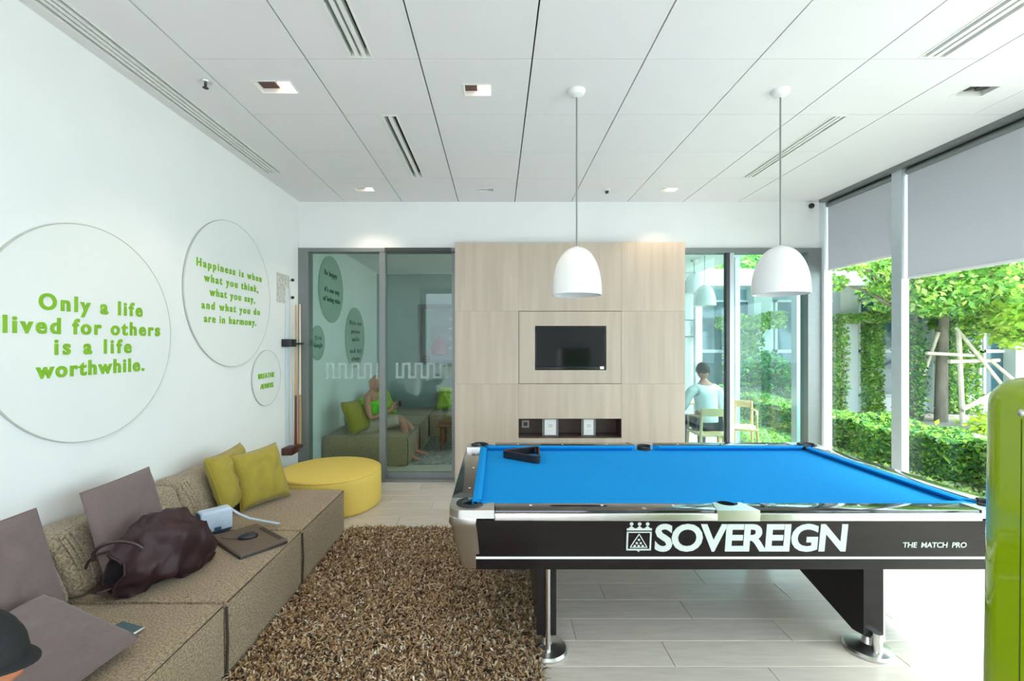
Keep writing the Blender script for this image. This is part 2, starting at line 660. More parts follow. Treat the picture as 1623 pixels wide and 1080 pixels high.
LL = ['lit square downlight with copper glow, nearest the text wall in the front row', 'lit square downlight in the front row, second from the text wall',
      'lit square downlight near the partition, nearest the text wall', 'lit square downlight near the partition, above the timber panel\'s right end',
      'unlit dark square downlight near the partition, above the timber panel\'s left end', 'unlit square downlight in the front row near the window blinds']
for (x, y_, a, b, on), lab in zip(lamp_spots, LL):
    t = thing('ceiling_downlight', lab, 'downlight', (x, y_, HC), 'square ceiling downlights')
    x0, x1, y0, y1 = x - a / 2, x + a / 2, y_ - b / 2, y_ + b / 2
    tr = MB()
    for q in cells(x0, x1, y0, y1, [(x0 + .012, x1 - .012, y0 + .012, y1 - .012)]):
        tr.box(*q, HC - .003, HC + .09)
    obj('trim_frame', tr, M_whitem, t, False)
    inn = MB().box(x0 + .01, x1 - .01, y0 + .01, y1 - .01, HC + .085, HC + .09)
    obj('recess', inn, M_copper if on else M_alu_dark, t, False)
    for k in ((-1, 1) if not on else (1,)):
        cx = x + k * a * .2
        obj('lamp', MB().lathe([(.038, .02), (.04, .05), (.02, .084)], (cx, y_, HC), 16, True, True), M_lampon if on else M_black, t)
    if on:
        obj('baffle', MB().box(x0 + .014, x - .005, y0 + .014, y1 - .014, HC + .03, HC + .035), M_rackwood, t, False)
        d = bpy.data.lights.new('downlight_beam', 'SPOT')
        d.energy = 16
        d.color = (1.0, .80, .58)
        d.spot_size = R(105)
        d.spot_blend = .6
        d.shadow_soft_size = .04
        lo = bpy.data.objects.new('downlight_beam', d)
        COL.objects.link(lo)
        lo.location = (x, y_, HC - .01)

# small ceiling fittings
t = thing('sprinkler', 'small chrome ceiling sprinkler near the text wall grille', 'sprinkler', (-1.89, 2.92, HC))
obj('escutcheon', MB().lathe([(.03, 0), (.028, -.008), (.012, -.01)], (-1.89, 2.92, HC), 16, True, True), M_satin, t)
obj('deflector', MB().cyl((-1.89, 2.92, HC - .008), (-1.89, 2.92, HC - .04), .008, .008, 10).cyl((-1.89, 2.92, HC - .04), (-1.89, 2.92, HC - .043), .018, .018, 12), M_alu_dark, t)
t = thing('smoke_detector', 'small round detector on the ceiling beside the pendant cord', 'detector', (1.21, 4.97, HC))
obj('base', MB().lathe([(.04, 0), (.04, -.012), (.025, -.016)], (1.21, 4.97, HC), 20, True, True), M_whitem, t)
obj('sensor', MB().lathe([(.02, -.015), (.018, -.04), (.005, -.045)], (1.21, 4.97, HC), 16, True, True), M_alu_dark, t)
t = thing('security_camera', 'black dome security camera high on the soffit by the window corner', 'camera', (3.74, YB - .02, 3.30))
obj('base', MB().cyl((3.74, YB - .02, 3.30), (3.74, YB - .05, 3.30), .035, .035, 16), M_whitem, t)
obj('lens_dome', MB().ball((3.74, YB - .06, 3.29), .032, 16, 10), M_black, t)

# ------------------------------------------------------------ glazed partition, left and right sliding doors
d1 = struct('door_1', MB().box(-2.37, -2.25, 5.36, 5.50, 0, 2.79).box(-2.25, -.47, 5.36, 5.50, 2.745, 2.79).box(-2.25, -.47, 5.36, 5.50, 0, .03), M_alu)
struct('stile', MB().box(-1.405, -1.335, 5.37, 5.46, .03, 2.745), M_alu, parent=d1)
struct('stile', MB().box(-.545, -.48, 5.42, 5.48, .03, 2.745), M_alu, parent=d1)
struct('bottom_rail', MB().box(-2.25, -1.405, 5.38, 5.42, .03, .10), M_alu, parent=d1)
struct('bottom_rail', MB().box(-1.335, -.545, 5.43, 5.47, .03, .10), M_alu, parent=d1)
struct('top_track', MB().box(-1.335, -.545, 5.345, 5.37, 2.745, 2.79), M_alu_dark, parent=d1)
struct('pane', MB().box(-2.25, -1.405, 5.395, 5.403, .10, 2.745), M_glass_teal, parent=d1)
struct('pane', MB().box(-1.335, -.545, 5.445, 5.453, .10, 2.745), M_glass_teal, parent=d1)
fm = MB()
xx = -2.05
up = True
while xx < -.6:
    yy0 = 5.390 if xx < -1.42 else 5.440
    if not (-1.45 < xx < -1.30):
        fm.box(xx, xx + .028, yy0, yy0 + .003, 1.23, 1.42)
        z_ = 1.392 if up else 1.23
        if not (-1.53 < xx < -1.41):
            fm.box(xx + .028, xx + .075, yy0, yy0 + .003, z_, z_ + .028)
    up = not up
    xx += .075
struct('frosted_band', fm, M_frost, parent=d1)
o = MB().box(-2.33, -2.27, 5.33, 5.36, 1.0, 1.22)

d2 = struct('door_2', MB().box(3.70, 3.86, 5.36, 5.50, 0, 2.79).box(2.14, 3.70, 5.36, 5.50, 2.735, 2.79).box(2.14, 3.70, 5.36, 5.50, 0, .03), M_alu)
struct('stile', MB().box(2.735, 2.775, 5.37, 5.44, .03, 2.735), M_alu_dark, parent=d2)
struct('stile', MB().box(2.775, 2.83, 5.38, 5.46, .03, 2.735), M_alu_light, parent=d2)
struct('bottom_rail', MB().box(2.16, 2.735, 5.38, 5.42, .03, .10).box(2.83, 3.70, 5.42, 5.46, .03, .10), M_alu, parent=d2)
struct('pane', MB().box(2.16, 2.735, 5.395, 5.403, .10, 2.735), M_glass_cyan, parent=d2)
struct('pane', MB().box(2.83, 3.70, 5.435, 5.443, .10, 2.735), M_glass_cyan, parent=d2)
struct('column', MB().rbox(3.86, 3.96, 5.32, 5.56, 0, HC, .01, 2), M_column)

# ------------------------------------------------------------ long window wall on the right
MY = [-1.65, -.15, 1.35, 2.85, 4.35, 5.85, 7.35, 8.80]
wn = 1
ends = [YR] + MY + [YF]
for k, y_ in enumerate(MY):
    if k in (5,):
        pass
    m_ = MB().box(3.855, 3.905, y_ - .055, y_ + .055, 0, HC).box(3.905, 3.94, y_ - .04, y_ + .04, 0, HC)
    struct('trim_%d' % (k + 1), m_, M_alu_light)
for k in range(len(ends) - 1):
    a, b = ends[k], ends[k + 1]
    if b - a < .2:
        continue
    f_ = MB()
    for q in cells(a, b, 0, HC, [(a + .03, b - .03, .06, HC - .06)]):
        f_.box(3.925, 3.945, q[0], q[1], q[2], q[3])
    wobj = struct('window_%d' % wn, f_, M_alu)
    struct('pane', MB().box(3.932, 3.938, a + .03, b - .03, .06, HC - .06), M_glass, parent=wobj)
    wn += 1
struct('trim_9', MB().box(3.80, 3.86, YR, 5.32, HC - .035, HC).box(3.86, 3.93, YR, 5.32, HC - .02, HC), M_alu)
struct('roof', MB().box(XR, 4.35, YR - .2, YF + .3, HC + .02, HC + .3), M_column)
struct('roof', MB().box(XL - .2, XR, YR - .2, YF + .3, HC + .25, HC + .45), M_column)


def blind(a, b, z, lab):
    t = thing('roller_blind', lab, 'blind', (3.90, (a + b) / 2, HC - .05), 'grey roller blinds')
    obj('fabric', MB().box(3.899, 3.9015, a, b, z, HC - .06), M_blind, t, False)
    obj('roller', MB().cyl((3.90, a, HC - .065), (3.90, b, HC - .065), .028), M_alu, t)
    obj('bottom_bar', MB().box(3.893, 3.908, a, b, z - .022, z), M_whitem, t, False)


blind(4.42, 5.31, 2.53, 'short grey roller blind between corner column and first window post')
blind(2.92, 4.28, 2.285, 'wide grey roller blind nearer the camera, hanging lower than the other')

# ------------------------------------------------------------ timber feature wall with tv and niche
YP = 5.25
fw = struct('wall_panelled', MB(), M_wood) if False else None
core = MB()
for a, b, c, d in cells(-.485, 2.18, 0, 2.825, [(.435, 1.278, 1.335, 1.863), (.25, 1.449, .547, .775)]):
    core.box(a, b, YP + .018, 5.56, c, d)
fw = struct('wall_center', core, M_niche)
PX = [-.493, .25, 1.449, 2.19]
PZ = [0.0, 1.18, 2.03, 2.834]
g = .002
for i in range(3):
    for j in range(3):
        hs = []
        if i == 1 and j == 1:
            hs = [(.441, 1.272, 1.341, 1.857)]
            e0 = .006
        elif i == 1 and j == 0:
            hs = [(.25, 1.449, .547, .775)]
            e0 = g
        else:
            e0 = g
        mb = MB()
        for a, b, c, d in cells(PX[i] + (e0 if i == 1 and j == 1 else .0008), PX[i + 1] - (.003 if i == 1 and j == 1 else .0008), PZ[j] + (e0 if e0 > g else .0008), PZ[j + 1] - (e0 if e0 > g else .0008), hs):
            mb.box(a, b, YP, YP + .018, c, d)
        struct('panel', mb, M_wood, parent=fw)
mb = MB()
mb.box(.25, 1.449, 5.50, 5.51, .547, .775)
mb.box(.25, 1.449, YP + .001, 5.50, .5475, .560)
struct('niche_lining', mb, M_niche, parent=fw)

t = thing('television', 'black flat television set into the timber feature wall', 'television', (.856, YP + .05, 1.35))
obj('casing', MB().rbox(.446, 1.267, YP + .012, YP + .07, 1.346, 1.852, .006, 2), M_black, t)
obj('screen', MB().box(.458, 1.255, YP + .009, YP + .013, 1.385, 1.840), M_screen, t, False)
obj('lower_bezel', MB().box(.450, 1.263, YP + .006, YP + .012, 1.350, 1.374), mat('bezel_gloss', (.03, .03, .035), .08, .3), t, False)
obj('sticker', MB().box(1.20, 1.245, YP + .004, YP + .006, 1.352, 1.385), M_whitem, t, False)
t = thing('wall_socket', 'square pale wall socket inside the dark niche, left end', 'socket', (.345, 5.495, .67))
obj('plate', MB().rbox(.30, .39, 5.488, 5.50, .625, .715, .004, 2), mat('socket_grey', (.45, .42, .38), .5), t)
obj('insert', MB().rbox(.322, .368, 5.484, 5.489, .647, .693, .003, 2), M_niche, t)
for cx, wd, lab in ((.628, .135, 'white leaflet in a clear stand in the niche, nearer the socket'), (1.08, .115, 'white leaflet in a clear stand in the niche, farther from the socket')):
    t = thing('leaflet_stand', lab, 'stand', (cx, YP + .08, .56), 'leaflet stands in the niche')
    h_ = .20
    obj('holder', MB().box(cx - wd / 2 - .028, cx + wd / 2 + .028, YP + .075, YP + .085, .561, .561 + h_).box(cx - wd / 2, cx + wd / 2, YP + .07, YP + .13, .560, .565), mat('acrylic_stand', (.20, .20, .20), .2), t, False)
    obj('leaflet', MB().box(cx - wd / 2, cx + wd / 2, YP + .070, YP + .074, .570, .556 + h_), M_whitem, t, False)
    M_pp = mat('pale_print', (.55, .6, .6), .7)
    obj('print', MB().box(cx - .02, cx + .025, YP + .0685, YP + .070, .66, .70), M_pp, t, False)
    obj('print', MB().box(cx - .03, cx + .03, YP + .0685, YP + .07, .62, .625), M_pp, t, False)

# ------------------------------------------------------------ wall discs with quotes
MW = Matrix(((0, 0, 1, 0), (1, 0, 0, 0), (0, 1, 0, 0), (0, 0, 0, 1)))   # local x->+Y, y->+Z, z->+X


def disc(cy, cz, r, lines, lab, m_disc, m_txt, rim=M_rim, off=.012):
    t = thing('quote_disc', lab, 'wall sign', (XL + .002, cy, cz), 'round acrylic quote discs')
    X0 = XL + off
    n = 96
    ring = lambda rr, x: [(x, cy + rr * math.cos(2 * PI * k / n), cz + rr * math.sin(2 * PI * k / n)) for k in range(n)]
    obj('disc', MB().ring([ring(r - .012, X0 - .008), ring(r - .004, X0 - .004), ring(r - .004, X0), ]), m_disc, t, True)
    rp = []
    obj('rim', MB().ring([ring(r - .005, X0 - .006), ring(r, X0 - .006), ring(r, X0 + .002), ring(r - .005, X0 + .002), ring(r - .005, X0 - .006)], False, False), rim, t)
    for a in (.25, .75, 1.25, 1.75):
        y_, z_ = cy + (r - .06) * math.cos(a * PI), cz + (r - .06) * math.sin(a * PI)
        obj('standoff', MB().cyl((XL + .002, y_, z_), (X0 - .008, y_, z_), .009, .009, 8), M_satin, t)
    for s_, y0, y1, zb, size in lines:
        mbt = text_mesh(s_, size, y1 - y0, size * (.028 if size > .1 else .018), .003)
        mbt.xf(Matrix.Translation((X0 + .003, (y0 + y1) / 2, zb)) @ MW)
        if size > .09 and cy < 5:
            letters(mbt, m_txt, t)
        else:
            obj('lettering', mbt, m_txt, t, False)['kind'] = 'stuff'
    return t


disc(2.63, 1.71, .624, [('Only a life', 2.315, 2.99, 1.83, .118), ('lived for others', 2.147, 3.145, 1.705, .118),
                        ('is a life', 2.397, 2.90, 1.593, .118), ('worthwhile.', 2.30, 3.005, 1.472, .118)],
     'large white disc reading Only a life lived for others is a life worthwhile', M_disc, M_green)
disc(4.03, 2.09, .645, [('Happiness is when', 3.53, 4.50, 2.265, .092), ('what you think,', 3.62, 4.44, 2.155, .092),
                        ('what you say,', 3.69, 4.38, 2.045, .092), ('and what you do', 3.59, 4.47, 1.932, .092), ('are in harmony.', 3.62, 4.40, 1.825, .092)],
     'white disc reading Happiness is when what you think, say and do are in harmony', M_disc, M_green)
disc(4.62, 1.30, .285, [('BREATHE', 4.44, 4.76, 1.30, .072), ('ALWAYS', 4.48, 4.74, 1.195, .072)],
     'smallest pale disc with two green lines beside the cue rack', M_disc, M_green)
disc(6.42, 2.42, .47, [('Be happy', 6.15, 6.62, 2.60, .10), ("it's one way", 6.15, 6.72, 2.37, .10), ('of being wise', 6.10, 6.75, 2.24, .10)],
     'green disc beyond the glass, topmost in the far lounge', M_discg, M_dkgreen, M_discg)
disc(7.5, 1.75, .50, [('Make one', 7.20, 7.80, 1.96, .10), ('person', 7.28, 7.72, 1.82, .10), ('smile', 7.32, 7.68, 1.69, .10), ('each day', 7.22, 7.78, 1.50, .10), ('always', 7.3, 7.7, 1.37, .10)],
     'green disc beyond the glass, above the man on the sofa', M_discg, M_dkgreen, M_discg)
disc(5.93, 1.66, .23, [('live', 5.83, 6.03, 1.70, .08), ('laugh', 5.80, 6.06, 1.60, .08)],
     'small green disc beyond the glass, right behind the door frame', M_discg, M_dkgreen, M_discg)

# ------------------------------------------------------------ cue rack in the corner
t = thing('cue_rack', 'dark wall mounted cue rack in the corner by the glass door', 'rack', (XL + .003, 5.16, .45))
obj('backboard', MB().rbox(XL + .003, XL + .012, 5.03, 5.14, .52, 2.28, .004, 2), mat('frosted_strip', (.62, .68, .72), .4), t)
obj('upper_bracket', MB().rbox(XL + .003, XL + .10, 4.94, 5.10, 1.615, 1.70, .006, 2).box(XL + .003, XL + .07, 5.09, 5.36, 1.64, 1.66), M_black, t)
obj('lower_bracket', MB().rbox(XL + .003, XL + .12, 4.94, 5.12, .42, .50, .008, 2).box(XL + .003, XL + .09, 5.10, 5.30, .44, .465), M_rackwood, t)
obj('top_notice', MB().box(XL + .003, XL + .006, 4.84, 5.12, 2.10, 2.42), mat('notice_grey', (.55, .55, .52), .7, var=.35, scale=28), t, False)
obj('top_clip', MB().ball((XL + .024, 5.17, 2.38), .018, 10, 8).ball((XL + .024, 5.17, 2.18), .018, 10, 8), M_black, t)
for yy, lab in ((5.20, 'orange brown cue standing in the wall rack, nearer the text discs'), (5.31, 'pale cue standing in the wall rack, against the door frame')):
    t = thing('billiard_cue', lab, 'cue', (XL + .045, yy, .47), 'cues in the wall rack')
    x_ = XL + .045
    pale = yy > 5.25
    obj('butt', MB().cyl((x_, yy, .47), (x_, yy, 1.05), .0165, .0135, 12), M_cue if pale else M_cue_butt, t)
    obj('shaft', MB().cyl((x_, yy, 1.05), (x_, yy, 2.10), .0135, .008, 12), M_cue_pale if pale else M_cue, t)
    obj('tip', MB().cyl((x_, yy, 2.10), (x_, yy, 2.115), .008, .007, 12), M_white, t)

# ------------------------------------------------------------ pendant lamps
def pendant(x, y_, ztop, zbot, r, zc, lab, group):
    t = thing('pendant_lamp', lab, 'lamp', (x, y_, zc), group)
    h = ztop - zbot
    prof = []
    for k in range(15):
        a = k / 14
        prof.append((r * (1 - (1 - a) ** 2.3) ** .5 if a < 1 else r, -a * h))
    prof = [(.012, 0)] + [(max(.016, rr), z) for rr, z in prof[1:]]
    prof += [(r * .985, -h - .002)]
    inner = [(max(rr - .006, .01), z - .004) for rr, z in reversed(prof[:-1])]
    obj('shade', MB().lathe(prof + inner, (x, y_, ztop), 48), M_white, t)
    obj('cord', MB().cyl((x, y_, ztop - .01), (x, y_, zc - .02), .0055, .0055, 8), M_cord, t)
    obj('ceiling_rose', MB().lathe([(.0075, -.045), (.045, -.03), (.056, -.01), (.058, 0)], (x, y_, zc), 24, True, True), M_whitem, t)
    obj('lamp_holder', MB().cyl((x, y_, ztop - .006), (x, y_, ztop - .13), .022, .026, 16), M_whitem, t)
    obj('bulb', MB().lathe([(.02, -.12), (.045, -.16), (.06, -.20), (.055, -h + .055), (.045, -h + .04), (.0, -h + .035)], (x, y_, ztop), 24), M_chrome, t)
    return t


pendant(.535, 3.03, 2.305, 1.978, .166, HC, 'white dome pendant lamp above the middle of the pool table', 'pendant lamps over the pool table')
pendant(1.905, 3.03, 2.310, 1.985, .175, HC, 'white dome pendant lamp nearer the windows over the pool table', 'pendant lamps over the pool table')
pendant(3.20, 6.95, 2.56, 2.235, .165, 3.05, 'white pendant lamp beyond the glass, lower in view of the two', 'pendant lamps in the far room')
pendant(3.30, 7.55, 2.83, 2.50, .165, 3.05, 'white pendant lamp beyond the glass, farther and higher of the two', 'pendant lamps in the far room')

# ------------------------------------------------------------ pool table
TX0, TX1, TY0, TY1 = -.25, 2.70, 2.29, 3.88
TC = (TX0 + TX1) / 2
ZR, ZB = .80, .765
pt = thing('pool_table', 'black pool table with blue cloth and chrome corners', 'pool table', (TC, (TY0 + TY1) / 2, 0))
RW, CW = .115, .05                         # rail width, cushion width
ix0, ix1, iy0, iy1 = TX0 + RW + CW, TX1 - RW - CW, TY0 + RW + CW, TY1 - RW - CW
obj('playing_bed', MB().box(TX0 + .06, TX1 - .06, TY0 + .06, TY1 - .06, ZB - .03, ZB), M_cloth, pt, False)
CG = .085   # casting length along rails
SP = .075   # half gap at side pocket


def fxy(a, b, t):
    return (a, b, t)


def rail(poly, z0=ZR - .03, z1=ZR):
    return MB().prism(poly, fxy, z0, z1)


# black rail tops (four long halves and two ends)
cg = .145
cgx, cgy = .235, .185
for s in (0, 1):
    y0, y1 = (TY0, TY0 + RW) if s == 0 else (TY1 - RW, TY1)
    for a, b in ((TX0 + cg, TC - SP), (TC + SP, TX1 - cg)):
        ra = obj('rail', MB().rbox(max(a, TX0 + cgx), min(b, TX1 - cgx), y0 + .004, y1, ZR - .035, ZR, .006, 2), M_rail, pt)
        for k in range(3):
            xx = a + (b - a) * (k + .75) / 3.35 if a < TC else b - (b - a) * (k + .75) / 3.35
            obj('sight', MB().cyl((xx, (y0 + y1) / 2 + (.02 if s == 0 else -.02), ZR - .001), (xx, (y0 + y1) / 2 + (.02 if s == 0 else -.02), ZR + .0012), .0075, .0075, 12), M_sight, ra)
        # cushion with nose
        c0, c1 = (y1, y1 + CW) if s == 0 else (y0, y0 - CW)
        pr = [(c0, ZR - .035), (c0, ZR - .002), (c0 + (c1 - c0) * .55, ZR + .0005), (c1, ZR - .006), (c1 - (c1 - c0) * .08, ZR - .016), (c0 + (c1 - c0) * .45, ZR - .035)]
        cA, cB = (a + .0, b - .0)
        rings = [[(xe + (sg * -.035 if abs(p[0] - c1) < .03 and True else 0), p[0], p[1]) for p in pr] for xe, sg in ((cA, -1), (cB, 1))]
        obj('cushion', MB().ring(rings), M_cloth, pt, False)
for s in (0, 1):
    x0, x1 = (TX0, TX0 + RW) if s == 0 else (TX1 - RW, TX1)
    a, b = TY0 + cg, TY1 - cg
    ra = obj('rail', MB().rbox(x0, x1, TY0 + cgy, TY1 - cgy, ZR - .035, ZR, .006, 2), M_rail, pt)
    for k in range(3):
        yy = a + (b - a) * (k + .5) / 3
        xx = (x0 + x1) / 2 + (.03 if s == 0 else -.03)
        obj('sight', MB().cyl((xx, yy, ZR - .001), (xx, yy, ZR + .0012), .0075, .0075, 12), M_sight, ra)
    c0, c1 = (x1, x1 + CW) if s == 0 else (x0, x0 - CW)
    pr = [(c0, ZR - .035), (c0, ZR - .002), (c0 + (c1 - c0) * .55, ZR + .0005), (c1, ZR - .006), (c1 - (c1 - c0) * .08, ZR - .016), (c0 + (c1 - c0) * .45, ZR - .035)]
    rings = [[(p[0], ye + (sg * -.035 if abs(p[0] - c1) < .03 else 0), p[1]) for p in pr] for ye, sg in ((a, -1), (b, 1))]
    obj('cushion', MB().ring(rings), M_cloth, pt, False)


# corner castings: outer rounded L with a notch for the pocket
def casting(cx, cy, sx, sy):
    """sx, sy point to the inside of the table"""
    r = .07
    pts = []
    for k in range(9):                       # rounded outer corner
        a = PI + (PI / 2) * k / 8
        pts.append((r + r * math.cos(a), r + r * math.sin(a)))
    pts.append((cgx, 0))
    pts.append((cgx, RW))
    for k in range(11):                      # pocket mouth
        a = R(-30) + R(-210) * k / 10
        pts.append((.115 + .052 * math.cos(a + R(0)), .115 + .052 * math.sin(a)))
    pts.append((RW, cgy))
    pts.append((0, cgy))
    return [(cx + sx * px_, cy + sy * py_) for px_, py_ in pts]


for cx, sx in ((TX0, 1), (TX1, -1)):
    for cy, sy in ((TY0, 1), (TY1, -1)):
        p_ = casting(cx, cy, sx, sy)
        if sx * sy < 0:
            p_ = p_[::-1]
        obj('corner_casting', MB().prism(p_, fxy, ZR - .04, ZR + .002), M_satin, pt, True)
        pc = (cx + sx * .105, cy + sy * .105)
        obj('pocket', MB().lathe([(.052, .036), (.060, .034), (.060, 0), (.055, -.06), (.0, -.06)], (pc[0], pc[1], ZB - .008), 24), M_pocket, pt)
        # leather throat plate standing just over the cloth
        obj('pocket_lip', MB().tube([(pc[0] + .058 * math.cos(a), pc[1] + .058 * math.sin(a), ZR - .004) for a in
                                     [math.atan2(-sy, -sx) + R(-120) + R(240) * k / 12 for k in range(13)]], .018, 8), M_pocket, pt)
        # tapered corner post under the casting
        w0, w1 = .135, .095
        rings = []
        for z_, ins, wd in ((ZR - .04, .004, .14), (ZR - .07, .0, .14), (ZR - .10, .015, .13), (.62, .028, .125), (.475, .062, .10)):
            q = [(cx + sx * (ins + wd), cy + sy * ins), (cx + sx * (ins + .03), cy + sy * ins), (cx + sx * ins, cy + sy * (ins + .03)),
                 (cx + sx * ins, cy + sy * (ins + wd)), (cx + sx * (ins + wd), cy + sy * (ins + wd))]
            rings.append([(a, b, z_) for a, b in q])
        obj('corner_post', MB().ring(rings), M_satin, pt, True, ang=50)
for y0, s in ((TY0, 1), (TY1, -1)):
    q = [(TC - SP - .035, y0 - s * .004), (TC + SP + .035, y0 - s * .004), (TC + SP + .0, y0 + s * RW), (TC + .06, y0 + s * RW)]
    for k in range(9):
        a = R(0) - R(180) * k / 8
        q.append((TC + .055 * math.cos(a), y0 + s * (.115 + .05 * math.sin(a))))
    q += [(TC - .06, y0 + s * RW), (TC - SP, y0 + s * RW)]
    if s < 0:
        q = q[::-1]
    obj('side_casting', MB().prism(q, fxy, ZR - .052, ZR + .0025), M_satin, pt)
    pc = (TC, y0 + s * .115)
    obj('pocket', MB().lathe([(.048, .036), (.053, .034), (.053, 0), (.05, -.06), (.0, -.06)], (pc[0], pc[1], ZB - .008), 24), M_pocket, pt)
    obj('pocket_lip', MB().tube([(pc[0] + .052 * math.cos(a), pc[1] + .045 * math.sin(a), ZR - .010) for a in
                                 [(-PI if s > 0 else 0) + PI * k / 12 for k in range(13)]], .011, 8), M_pocket, pt)
# chrome band round the rails
for a, b in ((TX0 + cgx, TC - SP - .03), (TC + SP + .03, TX1 - cgx)):
    obj('chrome_band', MB().rbox(a, b, TY0 - .006, TY0 + .03, ZR - .052, ZR - .012, .006, 3), M_satin, pt)
    obj('chrome_band', MB().rbox(a, b, TY1 - .03, TY1 + .006, ZR - .052, ZR - .012, .006, 3), M_satin, pt)
for x_ in (TX0, TX1):
    obj('chrome_band', MB().rbox(x_ - .006 if x_ < 0 else x_ - .03, x_ + .03 if x_ < 0 else x_ + .006, TY0 + .14, TY1 - .14, ZR - .052, ZR - .012, .006, 3), M_satin, pt)
# sloping aprons
AZ0, AZ1 = .475, ZR - .055


def apron_y(z):           # front apron plane leans inwards towards the floor
    return TY0 + .018 + (AZ1 - z) * .13


for s in (0, 1):
    pr = [(apron_y(AZ1), AZ1), (apron_y(AZ0), AZ0), (apron_y(AZ0) + .03, AZ0), (apron_y(AZ1) + .05, AZ1)]
    if s:
        pr = [(TY0 + TY1 - a, b) for a, b in pr]
    ap = obj('apron', MB().prism(pr, lambda a, b, t: (t, a, b), TX0 + .14, TX1 - .14), M_apron, pt, False,
             label='black front apron with silver lettering and a white line' if not s else None)
    for z_, m__ in ((.540, M_line),):
        yy = apron_y(z_) - .001
        yy2 = yy if not s else TY0 + TY1 - yy
        obj('inlay_line', MB().box(TX0 + .14, TX1 - .14, min(yy2, yy2 + (.003 if not s else -.003)) - .001, max(yy2, yy2) + .002, z_ - .006, z_ + .006), m__, ap, False)
    if not s:
        front_apron = ap
for x0, sg in ((TX0, 1), (TX1, -1)):
    pr = [(x0 + sg * .018, AZ1), (x0 + sg * (.018 + .13 * (AZ1 - AZ0)), AZ0), (x0 + sg * .09, AZ0), (x0 + sg * .07, AZ1)]
    obj('apron', MB().prism(pr, lambda a, b, t: (a, t, b), TY0 + .10, TY1 - .10), M_apron, pt, False)
obj('cabinet_underside', MB().box(TX0 + .1, TX1 - .1, TY0 + .10, TY1 - .10, .50, .52), M_apron, pt, False)
# lettering on the front apron: local x->+X, y-> up the apron, z-> -Y
sl = math.atan(.13)
MA = lambda x, z: Matrix.Translation((x, apron_y(z) - .0015, z)) @ Matrix.Rotation(R(90) + sl, 4, 'X')


def on_apron(px, py):
    Y = 2.31
    for _ in range(5):
        z = CAMZ - (py - 545) / FPX * Y
        Y = apron_y(z)
    return (px - 788) / FPX * Y, z


xa, zb_ = on_apron(1037, 873)
xb, zt = on_apron(1344, 832)
mbt = text_mesh('SOVEREIGN', (zt - zb_) / .70, xb - xa, .0062, .0012, xscale=1.0)
mbt.xf(MA((xa + xb) / 2, zb_ + .002))
letters(mbt, M_logo, front_apron)
xa, zb_ = on_apron(1430, 868)
xb, zt = on_apron(1532, 860)
mbt = text_mesh('THE  MATCH  PRO', (zt - zb_) / .68, xb - xa, .0006, .0010, xscale=1.0)
mbt.xf(MA((xa + xb) / 2, zb_))
obj('small_lettering', mbt, M_logo, front_apron, False)['kind'] = 'stuff'
# crowned crest
ca, cb_ = on_apron(992, 873)
cc, cd = on_apron(1033, 838)
W_ = cc - ca
S = W_
lg = MB()


def bar(x0, y0, x1, y1, wd):
    d = Vector((x1 - x0, y1 - y0))
    n_ = Vector((-d.y, d.x)).normalized() * wd / 2
    lg.prism([(x0 + n_.x, y0 + n_.y), (x0 - n_.x, y0 - n_.y), (x1 - n_.x, y1 - n_.y), (x1 + n_.x, y1 + n_.y)], fxy, 0, .002)


q = .0085
bar(0, q / 2, S, q / 2, q)
bar(0, .78 * S, S, .78 * S, q * .7)
bar(q / 2, 0, q / 2, .80 * S, q)
bar(S - q / 2, 0, S - q / 2, .80 * S, q)
bar(0, .90 * S, S, .90 * S, q * 1.3)
for k in (0, 1, 2, 3):
    pass
for k in range(3):
    cx = S * (.18 + .32 * k)
    lg.prism([(cx + .0095 * math.cos(a), 1.13 * S + .0095 * math.sin(a)) for a in [2 * PI * i / 14 for i in range(14)]], fxy, 0, .002)
    lg.prism([(cx - .016, .94 * S), (cx + .016, .94 * S), (cx, 1.05 * S)], fxy, 0, .002)
tri = [(S * .16, S * .13), (S * .84, S * .13), (S * .5, S * .70)]
for k in range(3):
    bar(*tri[k], *tri[(k + 1) % 3], .0045)
for bx_, by_ in ((.5, .45), (.42, .31), (.58, .31), (.34, .19), (.5, .19), (.66, .19)):
    lg.prism([(S * bx_ + .0062 * math.cos(a), S * by_ + .0062 * math.sin(a)) for a in [2 * PI * i / 10 for i in range(10)]], fxy, 0, .002)
lg.prism([(S * .44, -.001), (S * .56, -.001), (S * .5, -.009)], fxy, 0, .002)
lg.xf(MA(ca, cb_ + .002))
obj('crest', lg, M_logo, front_apron, False)['kind'] = 'stuff'
# score counter on the rail
xs_ = (1020 - 788) / FPX * 2.33
obj('maker_plate', MB().cyl((xs_, TY0 + .035, ZR - .001), (xs_, TY0 + .035, ZR + .001), .012, .012, 16), M_satin, pt)
# legs with chrome feet
for lx in (.255, 1.985):
    for s in (0, 1):
        fy = 2.43 if not s else 3.42
        pr = [(2.385, .50), (2.385, .105), (2.46, .09), (2.93, .21), (3.02, .50)]
        if s:
            pr = [(2 * 2.93 + .03 - a, b) for a, b in pr]
        lg_ = obj('leg', MB().prism(pr, lambda a, b, t: (t, a, b), lx - .045, lx + .058), M_apron, pt, False)
        obj('foot_column', MB().cyl((lx + .012, fy - .062 if not s else fy, .02), (lx + .012, fy - .062 if not s else fy, .5 if lx < 1 else .13), .024 if lx > 1 else .014, None, 20), M_chrome, lg_)
        if lx > 1:
            obj('edge_strip', MB().box(lx + .058, lx + .068, pr[1][0] - .002, pr[1][0] + .03, .07, .5), M_chrome, lg_, False)
        obj('foot', MB().lathe([(.112, 0), (.114, .012), (.105, .024), (.060, .034), (.032, .045), (.022, .08)], (lx + .01, fy - .005, 0), 36, True, True), M_satin, lg_)
